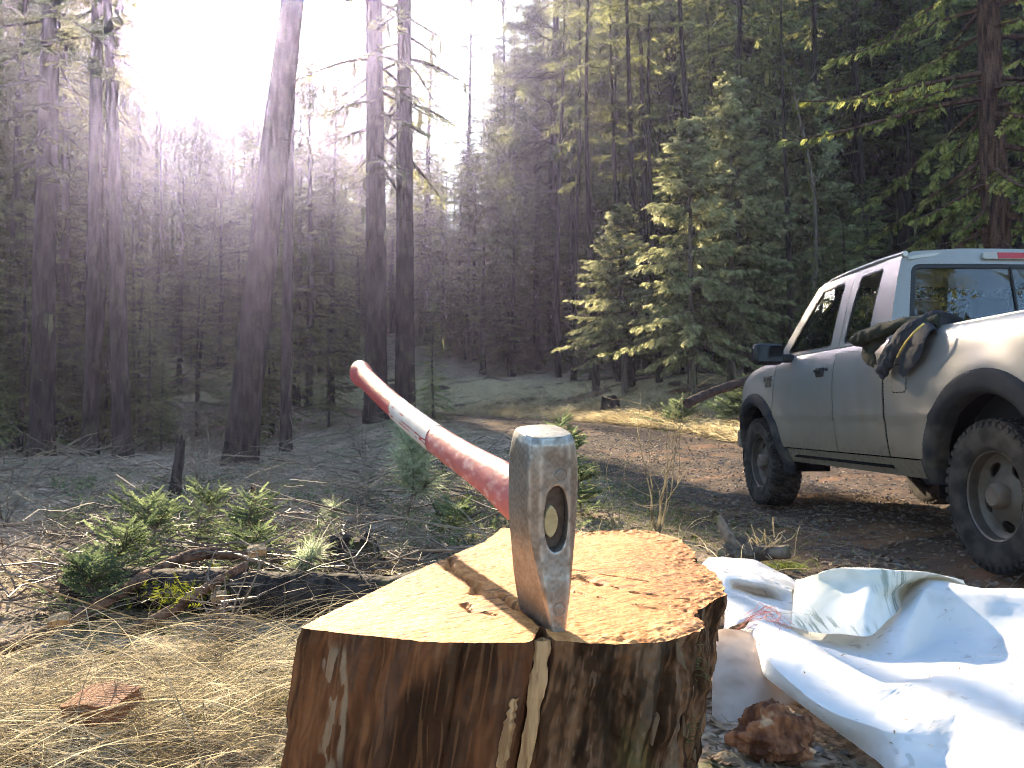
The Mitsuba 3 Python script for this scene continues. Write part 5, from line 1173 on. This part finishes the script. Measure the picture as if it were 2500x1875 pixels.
for i, (x, y, z, s, l) in enumerate([(-1.39, 2.58, .13, .028, 'pale fresh wood chip lying low in the grass at the far left'), (-1.02, 2.92, .13, .024, 'pale fresh chip lying under the fallen log'), (-.98, 3.22, .24, .032, 'bright chip lying on top of the fallen log'), (-1.62, 3.45, .12, .024, 'bright chip beside the green fir sapling')]):
    single('wood_chip', l, 'wood chip', slab((x, y, z), (s, .3 * s, .1 * s), (-.2 * s, .6 * s, .3 * s), (0, -.2 * s, .45 * s), i), 'm_fresh', 40)

# saplings
def sapling(h, seed, nb, sp, tl, tmpl=TW, twn=13, r0=.008, hang=.08, up=(.35, 1.0), fl=.6):
    r = np.random.default_rng(seed); tk_, ax, rd = trunk_mesh(h, r0, seed, 6, .06, (.05, 0), 9, .0, 0)
    u = np.sort(r.uniform(.04, 1, nb)); az = np.arange(nb) * 2.4 + r.normal(size=nb) * .3; L = sp * (1 - u * .8) * r.uniform(.6, 1.15, nb)
    P = limbs(ax, u * h * .97, az, L, up[0] + (up[1] - up[0]) * u, np.full(nb, .25), 6, .1, r)
    return {'stem': cat(tk_, tubes(P, np.full((nb, 1), .004) * np.linspace(1, .3, 6), 3, seed)), 'needles': dress(P, az, tmpl, r, twn, tl, .1, hang, fl, 1., .35)}
M['m_fir_bright'] = leaf([.07, .10, .05], [.23, .28, .14], 9.0, 1.2, .3)
def sap(name, label, x, y, d, mat, lean=1.0):
    k = thing(name, label, 'sapling')
    for n_, m in d.items():
        ln = V(.35 * math.sin(x * 37 + y), .3 * math.cos(x * 23), 0) * lean; m = (m[0] + m[0][:, 2:] * ln, m[1])
        part(k, n_, (m[0] + V(x, y, gz(x, y)), m[1]), 'm_twig' if n_ == 'stem' else mat, False, kind='stuff' if n_ == 'needles' else None)
TW3 = twig_template(16, .13, 9, .05)
for x, y, h, sp_, nb, l in [(-1.55, 3.25, .26, .24, 22, 'nearest bushy green fir sapling above the arching bark strip'), (-1.66, 3.85, .30, .30, 28, 'bright green fir sapling in the middle of the left brush'), (-1.40, 4.05, .30, .28, 26, 'fir sapling to the right in the green clump of the left brush'), (-1.75, 4.7, .30, .28, 22, 'fir sapling at the back of the green clump'), (-1.22, 3.75, .20, .22, 18, 'low fir sapling at the right foot of the green clump'), (-1.58, 2.95, .18, .20, 16, 'dim fir sapling at the left foot of the green clump')]:
    sap('fir_sapling', l, x, y, sapling(h, int(abs(x * 100)), int(nb * 1.25), sp_ * 1.05, .085, TW3, 11), 'm_fir_bright')
sap('fir_sapling', 'thin fir sapling standing just right of the maul head', .48, 5.7, sapling(.62, 77, 30, .22, .13, TW3, 10), 'm_fir_bright')
sap('fir_sapling', 'small fir seedling in the brush below the maul handle', -.30, 4.6, sapling(.24, 78, 18, .18, .11, TW3, 10), 'm_fir_bright')
M['m_pine_near'] = leaf([.09, .12, .06], [.56, .62, .42], 5.0, 1.2, .26, 0.0, 14.0)
TU2 = tuft_template(30, 6, .35, .020)
def pine_sap(h, seed, nb, L):
    r = np.random.default_rng(seed); tk_, ax, rd = trunk_mesh(h, .009, seed, 7, .05, (.02, 0), 9, 0, 0)
    u = np.linspace(.45, .98, nb); az = np.arange(nb) * 2.4; P = limbs(ax, u * h, az, np.full(nb, h * .26) * (1.15 - u * .7), np.full(nb, .6), np.full(nb, -.1), 5, 0, r)
    pos = P[:, [2, 3, 4]].reshape(-1, 3); d = np.repeat(nrm(P[:, 4] - P[:, 2]), 3, 0); pos = np.vstack([pos, ax(np.array([h * .97])), ax(np.array([h * .8])), ax(np.array([h * .62]))]); d = np.vstack([d, [[0, 0, 1]] * 3])
    X = d * L; Yv = nrm(np.cross(d, r.normal(size=d.shape))); Z = np.cross(d, Yv)
    return {'stem': cat(tk_, tubes(P, np.full((nb, 1), .005) * np.linspace(1, .5, 5), 4, seed)), 'needles': stamp(TU2[0], TU2[1], X, Yv * L, Z * L, pos)}
sap('pine_sapling', 'pine sapling with long shining needles behind the maul handle', -.64, 4.9, pine_sap(.64, 5, 10, .16), 'm_pine_near')
sap('pine_sapling', 'tiny pine seedling in front of the rotten stump', -.88, 3.42, pine_sap(.16, 6, 4, .11), 'm_pine_near')
sap('pine_sapling', 'small pine seedling in the brush left of the pine sapling', -1.15, 5.1, pine_sap(.2, 7, 4, .12), 'm_pine_near')

# bare shrubs and dry weed stalks
def bare(seed, n, h, spread_, r0=.006, sub=7, flat=1.0):
    r = np.random.default_rng(seed); K = 8; t = np.linspace(0, 1, K)[None, :, None]
    az = r.uniform(0, 6.28, n); d = nrm(np.stack([np.cos(az) * spread_, np.sin(az) * spread_ * flat, np.ones(n)], 1)); L = h * r.uniform(.5, 1.1, n)[:, None, None]
    P = d[:, None] * L * t + np.cumsum(r.normal(size=(n, K, 3)) * .018 * h * (t > 0), 1)
    out = [tubes(P, np.full((n, 1), r0) * np.linspace(1, .25, K), 4, seed)]
    base = P[:, 2:].reshape(-1, 3); base = base[r.integers(0, len(base), n * sub)]
    dd = nrm(r.normal(size=base.shape) * V(1, flat, .5) + V(0, 0, .25)) * h * r.uniform(.08, .34, (len(base), 1))
    Q = np.stack([base, base + dd * .4 + r.normal(size=base.shape) * .01 * h, base + dd * .75 + r.normal(size=base.shape) * .015 * h, base + dd], 1)
    out.append(tubes(Q, np.full((len(base), 1), r0 * .42) * V(1, .8, .6, .3), 3, seed + 1))
    return cat(*out)
def shrub(name, label, x, y, m, mat='m_twig'):
    return single(name, label, 'shrub' if name != 'dry_weed' else 'weed', at(m, x, y), mat)
b_ = bare(3, 9, 1.0, .35, .009, 10); b_[0][:, 2] *= .9
shrub('bare_shrub', 'bare twiggy shrub with pale sunlit tips in front of the strongly leaning trunk', -3.6, 9.6, b_)
b2 = bare(14, 5, .5, 2.2, .006, 9); b2[0][:, 2] += .70
single('dead_bough', 'flat spray of sunlit dead twigs above the broken dead stem', 'branch', (lambda m: (m[0] + V(-3.15, 8.6, gz(-3.15, 8.6)), m[1]))(cat(b2, tube([(0, 0, 0), (.03, 0, .4), (0, 0, .75)], [.012, .009, .006], 6))), 'm_twig')
for i, (x, y, h, l) in enumerate([(-2.4, 8.0, .55, 'bare shrub right of the broken dead stem'), (-1.9, 6.4, .5, 'bare shrub behind the green sapling clump'), (-3.4, 5.6, .7, 'bare shrub at the left edge of the brush'), (-1.2, 6.6, .5, 'bare shrub left of the pine sapling'), (-.2, 5.6, .4, 'low bare shrub right of the pine sapling'), (-2.9, 4.4, .6, 'dim bare shrub at the far left near the sapling clump'), (-.9, 4.4, .42, 'bare twigs in front of the pine sapling'), (-.95, 2.75, .30, 'thin bare twigs standing in front of the fallen log'), (-.75, 9.5, .9, 'bare bush below the pair of big trunks'), (-1.9, 11, 1.0, 'bare bush left of the pair of big trunks'), (.9, 13.5, .6, 'bare twigs at the near edge of the road bend')]):
    shrub('bare_shrub', l, x, y, bare(40 + i, 7, h, .55, .005, 9))
shrub('dry_weed', 'tall dry weed stalks standing between the maul head and the truck', .89, 5.1, bare(60, 8, .92, .13, .0050, 4), 'm_straw')
shrub('dry_weed', 'short dry weed stalks left of the tall ones', .62, 5.0, bare(61, 5, .45, .35, .0035, 4), 'm_straw')
g_ = tube([(-1.35, 1.78, .05), (-1.06, 1.75, .455), (-.98, 2.1, .26), (-.90, 2.5, .10)], [.002, .003, .003, .0015], 5)
single('dry_stalk', 'long pale dry stalk slanting across the left edge', 'stalk', tube(PchipInterpolator([0, .5, 1], np.array([(-1.20, 1.70, .50), (-1.0, 2.05, .285), (-.86, 2.55, .08)]))(np.linspace(0, 1, 14)), np.linspace(.0022, .0015, 14), 5), 'm_straw')

# dry grass: long bent straws, and short green blades
def blades(n, x, y, L, w, lean, az, seed, K=6, curl=.7, zb=None):
    r = np.random.default_rng(seed); t = np.linspace(0, 1, K)[None, :]
    d = np.stack([np.cos(az), np.sin(az)], 1); up_ = np.cos(lean)[:, None]; fw = np.sin(lean)[:, None]
    z0 = H(x, y) if zb is None else zb
    hor = (fw * t + curl * (1 - fw) * t ** 2) * L[:, None]; ver = (up_ * t - curl * .55 * up_ * t ** 2.2 - .15 * fw * t ** 3) * L[:, None]
    c = np.stack([x[:, None] + d[:, :1] * hor, y[:, None] + d[:, 1:] * hor, z0[:, None] + np.maximum(ver, .004)], -1)
    c += np.cumsum(r.normal(size=c.shape) * .010 * L[:, None, None], 1) * t[..., None]
    s = np.stack([-np.sin(az + r.normal(size=n) * .8), np.cos(az + r.normal(size=n) * .8), r.normal(size=n) * .5], 1); s = nrm(s)[:, None] * (w[:, None] * (1 - .75 * t))[..., None] * .5
    v = np.stack([c - s, c + s], 2).reshape(-1, 3)
    idx = np.arange(n * K * 2).reshape(n, K, 2); q = np.stack([idx[:, :-1, 0], idx[:, :-1, 1], idx[:, 1:, 1], idx[:, 1:, 0]], -1).reshape(-1, 4)
    return v, np.vstack([q[:, [0, 1, 2]], q[:, [0, 2, 3]]])
r = np.random.default_rng(51)
def patch(n, boxes, seed):
    r = np.random.default_rng(seed); w_ = np.array([b[4] for b in boxes], float); i = r.choice(len(boxes), n, p=w_ / w_.sum()); B = np.array([b[:4] for b in boxes])[i]
    return r.normal(size=n) * B[:, 2] + B[:, 0], r.normal(size=n) * B[:, 3] + B[:, 1]
x, y = patch(2500, [(-.95, 2.05, .30, .20, 3), (-.62, 1.95, .14, .20, 1.6), (-1.35, 2.1, .25, .3, 2), (-.75, 2.45, .25, .15, 1.5), (-1.1, 1.65, .25, .15, 1.5)], 1); n = len(x)
az = np.where(r.uniform(size=n) < .72, r.normal(.15, .45, n), r.uniform(0, 6.28, n)) + np.where(r.uniform(size=n) < .35, np.pi, 0)
A_ = blades(n, x, y, r.uniform(.16, .6, n), r.uniform(.0016, .0046, n) * r.uniform(.6, 1.2, n), r.uniform(.75, 1.5, n), az, 2, 7)
x, y = patch(420, [(-.95, 2.1, .35, .25, 1)], 3); n = len(x)
B_ = blades(n, x, y, r.uniform(.18, .42, n), r.uniform(.0014, .0026, n), r.uniform(.05, .8, n), r.uniform(0, 6.28, n), 4, 7, .9)
x, y = patch(900, [(.0, 3.4, .9, .5, 1), (-.6, 4.6, 1.0, 1.0, 1.5), (.65, 4.9, .35, .4, 1), (-2.4, 3.2, .5, .5, .6)], 5); n = len(x)
C_ = blades(n, x, y, r.uniform(.1, .42, n), r.uniform(.002, .004, n), r.uniform(.2, 1.4, n), r.uniform(0, 6.28, n), 6, 6)
n = 420; x = np.concatenate([r.uniform(-1.7, -.75, 300), r.uniform(-1.0, -.45, 120)]); y = r.uniform(1.55, 2.6, n)
D_ = blades(n, x, y, r.uniform(.25, .75, n), r.uniform(.0025, .0052, n), r.uniform(.9, 1.52, n), np.where(r.uniform(size=n) < .8, r.normal(.05, .4, n), r.uniform(0, 6.28, n)), 14, 8, .8)
single('dry_grass', 'pale dry grass bent over in a mat left of the block', 'grass', cat(A_, B_, C_, D_), 'm_straw', kind='stuff')
def off_road(x, y, lo=1.9):
    la, _, _ = lateral(x, y); return np.abs(la) > lo, la
x, y = patch(30000, [(4.3, 15.2, .9, .8, 1.2), (4.0, 16.4, .8, .8, 1.2), (3.2, 18.2, .8, .8, 1.2), (2.4, 20.2, .9, .9, 1.2), (1.2, 22.6, 1.0, .9, 1.2), (-.8, 25, 1.2, 1.0, 1)], 7); ok, la = off_road(x, y); ok &= (la > 1.7) & (la < 6.0); x, y = x[ok], y[ok]; n = len(x)
single('bank_grass', 'straw-coloured dead grass hanging down the road bank', 'grass', blades(n, x, y, r.uniform(.14, .45, n), r.uniform(.012, .026, n), r.uniform(.2, 1.4, n), np.arctan2(-1.0, -.5) + r.normal(size=n) * .9, 8, 4), 'm_bank_straw', kind='stuff')
x, y = patch(9000, [(-.55, 2.2, .25, .2, 1), (-1.2, 2.7, .4, .25, .8), (1.0, 5.3, .5, .8, 1.8), (1.35, 4.15, .06, .05, .3), (.9, 7.5, .4, 1.0, 1.2), (-.4, 3.2, .5, .3, .7), (-.8, 5.0, .8, 1.2, .8), (4.5, 17.0, .8, .8, .8), (.6, 10, .5, 1.5, .8)], 9); n = len(x)
dist = np.hypot(x, y)
single('green_grass', 'short green grass blades coming up through the litter', 'grass', blades(n, x, y, r.uniform(.03, .11, n), np.maximum(.002, .0006 * dist), r.uniform(.1, 1.2, n), r.uniform(0, 6.28, n), 10, 4), 'm_grass', kind='stuff')

# brush: tangled dead twigs over the whole left clearing, fading into the forest
r = np.random.default_rng(61)
def twigs(n, fx, fy, L, rad, lift, seed, K=6, up=.25):
    r = np.random.default_rng(seed); az = r.uniform(0, np.pi * 2, n); el = np.abs(r.normal(size=n)) * up
    d = np.stack([np.cos(az) * np.cos(el), np.sin(az) * np.cos(el), np.sin(el)], 1)
    t = np.linspace(0, 1, K)[None, :, None]
    p0 = np.stack([fx, fy, H(fx, fy) + lift], 1)
    P = p0[:, None] + d[:, None] * L[:, None, None] * (t - .3) + np.cumsum(r.normal(size=(n, K, 3)) * .035 * L[:, None, None], 1)
    P[..., 2] = np.maximum(P[..., 2], H(P[..., 0], P[..., 1], False) + .004)
    return P, rad[:, None] * np.linspace(1, .3, K)[None]
n = 1900; y = 3.0 + 9.5 * r.uniform(size=n) ** 1.3; x = -.25 * y * r.uniform(-.2, 2.4, n) - r.uniform(0, .6, n); ok, _ = off_road(x, y, 2.2); x, y = x[ok], y[ok]; n = len(x)
P1, R1 = twigs(n, x, y, r.uniform(.12, .75, n), r.uniform(.0016, .0055, n), r.uniform(0, .16, n), 1)
n = 900; y = r.uniform(9, 30, n); x = r.uniform(-1.0, .35, n) * y * .75; ok, _ = off_road(x, y, 2.4); x, y = x[ok], y[ok]; n = len(x)
P2, R2 = twigs(n, x, y, r.uniform(.3, 1.6, n), r.uniform(.004, .014, n), r.uniform(0, .25, n), 2)
n = 120; y = r.uniform(3.2, 8, n); x = r.uniform(-.5, .05, n) * y; 
P3, R3 = twigs(n, x, y, r.uniform(.5, 1.5, n), r.uniform(.004, .011, n), r.uniform(.02, .18, n), 3, up=.12)
n = 700; y = r.uniform(2.4, 9, n); x = r.uniform(.08, .75, n) * y * .55 + .2
P4, R4 = twigs(n, x, y, r.uniform(.04, .28, n), r.uniform(.001, .003, n), r.uniform(0, .012, n), 4, up=.06)
single('brush', 'tangle of dead twigs and small branches covering the clearing', 'brush', cat(tubes(np.concatenate([P1, P3, P4]), np.concatenate([R1, R3, R4]), 4, 1), tubes(P2, R2, 3, 2)), 'm_twig', kind='stuff')
# leaf and bark litter
n = 26000; d_ = .9 + 22 * r.uniform(size=n) ** 1.9; a_ = np.radians(r.uniform(-36, 38, n)); x, y = d_ * np.sin(a_), d_ * np.cos(a_)
s = r.uniform(.006, .022, n) * (1 + d_ * .07); z = H(x, y) + .004
a2 = r.uniform(0, 6.28, n); tl_ = r.normal(size=(n, 3)) * .35
X = np.stack([np.cos(a2), np.sin(a2), tl_[:, 0]], 1) * s[:, None]; Y = np.stack([-np.sin(a2), np.cos(a2), tl_[:, 1]], 1) * s[:, None] * r.uniform(.2, .6, (n, 1))
lt = (np.array([(-1, 0, 0), (-.2, -1, .1), (1, -.2, .25), (.3, 1, 0)], float), np.array([(0, 1, 2), (0, 2, 3)]))
single('leaf_litter', 'brown flakes of bark and leaf litter strewn on the ground', 'litter', stamp(lt[0], lt[1], X, Y, Y * 0 + V(0, 0, .004), np.stack([x, y, z], 1)), 'm_litter', kind='stuff')
# pebbles on the road
n = 9500; i = rf.integers(60, 420, n); o = rf.normal(size=n) * 1.0; x = ROAD[i, 0] + ROADN[i, 0] * o; y = ROAD[i, 1] + ROADN[i, 1] * o; ok = y > 1.5; x, y = x[ok], y[ok]; n = len(x)
M['m_stone'] = pr(proc(lambda p, n, uv: mix([.06, .05, .042], [.24, .20, .17], noise(p.x * 23, p.y * 23, p.z * 23))), .9, .2)
oc = trimesh.creation.icosphere(subdivisions=0); rv = rf.normal(size=(n, 3)); s = rf.uniform(.005, .022, n)[:, None]
X = nrm(np.stack([np.cos(rv[:, 0] * 3), np.sin(rv[:, 0] * 3), 0 * s[:, 0]], 1)); Y = np.stack([-X[:, 1], X[:, 0], X[:, 2]], 1)
single('gravel', 'small stones and clods scattered along the dirt road', 'gravel', stamp(np.array(oc.vertices), np.array(oc.faces), X * s, Y * s * .75, V(0, 0, 1) * s * .6, np.stack([x, y, H(x, y)], 1)), 'm_stone', kind='stuff')
# tufts of bleached grass and green sprigs through the brush
r = np.random.default_rng(91); nt = 330; yt = 3.2 + 7.5 * r.uniform(size=nt) ** 1.2; xt = -yt * r.uniform(-.06, .62, nt) ; ok, _ = off_road(xt, yt, 2.3); xt, yt = xt[ok], yt[ok]
k_ = r.integers(0, len(xt), 9500); x = xt[k_] + r.normal(size=9500) * .05; y = yt[k_] + r.normal(size=9500) * .05; n = 9500
single('straw_tufts', 'bleached grass tufts standing among the dead twigs', 'grass', blades(n, x, y, r.uniform(.06, .26, n), np.maximum(.0022, .0008 * y), r.uniform(.1, 1.3, n), r.uniform(0, 6.28, n), 12, 5), 'm_straw', kind='stuff')
nt = 150; yt = 3.4 + 6.5 * r.uniform(size=nt); xt = -yt * r.uniform(-.08, .55, nt); ok, _ = off_road(xt, yt, 2.3); xt, yt = xt[ok], yt[ok]; k_ = r.integers(0, len(xt), 1700)
p0 = np.stack([xt[k_] + r.normal(size=1700) * .06, yt[k_] + r.normal(size=1700) * .06, np.zeros(1700)], 1); p0[:, 2] = H(p0[:, 0], p0[:, 1]) + r.uniform(0, .05, 1700)
X = nrm(r.normal(size=(1700, 3)) + V(0, 0, .5)) * r.uniform(.06, .14, (1700, 1)); Y = nrm(np.cross(X, r.normal(size=X.shape))) * .11; Z = nrm(np.cross(X, Y)) * .1
single('green_sprigs', 'small green evergreen sprigs and seedlings through the brush', 'undergrowth', stamp(TW3[0], TW3[1], X, Y, Z, p0), 'm_fir_bright', kind='stuff')
# moss cushions
r = np.random.default_rng(71); n = 60; ms = [(-.98, 3.75, .06), (-1.15, 3.1, .16), (-.25, 6.6, .05), (-1.1, 8.2, .1), (-2.3, 8.5, .1), (-1.2, 3.7, .03)]
P = np.concatenate([np.stack([x + r.normal(size=260) * .07 * (1 + .1 * y), y + r.normal(size=260) * .10, np.zeros(260)], 1) for x, y, z in ms]); P[:, 2] = H(P[:, 0], P[:, 1]) + np.repeat([z for *_, z in ms], 260) * .5 + r.uniform(0, .03, len(P))
single('moss', 'yellow-green moss cushions on the old wood in the brush', 'moss', stamp(TW2[0], TW2[1], r.normal(size=(len(P), 3)) * .022, r.normal(size=(len(P), 3)) * .04, r.normal(size=(len(P), 3)) * .03, P), 'm_moss', kind='stuff')
# low green bush on the bank
sap('bank_bush', 'low sunlit green bush above the log on the road bank', 4.5, 16.9, sapling(.75, 91, 46, 1.0, .30, TW, 14, .012), 'm_fir_bright')
sap('bank_bush', 'smaller green bush left of the log on the road bank', 3.5, 17.6, sapling(.4, 92, 30, .7, .25, TW, 12, .01), 'm_fir_bright')
# long pale sticks on the slope
for i, (x0, y0, x1, y1) in enumerate([(1.2, 24.8, 4.2, 24.6), (2.6, 26.5, 5.2, 25.8), (4.6, 21.2, 6.2, 20.8)]):
    single('fallen_pole', ['long pale fallen pole lying among the slender trunks', 'second fallen pole higher up the slope', 'short fallen pole below the silvery cedars'][i], 'log', log_mesh((x0, y0, gz(x0, y0) + .10), (x1, y1, gz(x1, y1) + .14), .05, .035, i, 8, 16, .15), 'm_bark_pale', 40)
# ------------------------------------------------------------------ haze added to imitate the veiling glare around the sun
scene['haze'] = {'type': 'cube', 'to_world': T().translate([0, 80, 24]) @ T().scale([150, 100, 30]),
                 'bsdf': {'type': 'null'}, 'interior': {'type': 'ref', 'id': 'glare_haze'}}
labels['haze'] = {'label': 'thin haze added to imitate veiling glare near the sun', 'category': 'haze', 'kind': 'stuff'}

# paint, wood, rubber and metal are seen from both sides
for k_ in [k for k, d in scene.items() if k.startswith('m_') and isinstance(d, dict)]:
    d = scene[k_]; inner_ = d['bsdf'] if d['type'] == 'bumpmap' else d
    if d['type'] in ('principled', 'bumpmap') and inner_['type'] == 'principled':
        scene[k_] = {'type': 'twosided', 'bsdf': d}
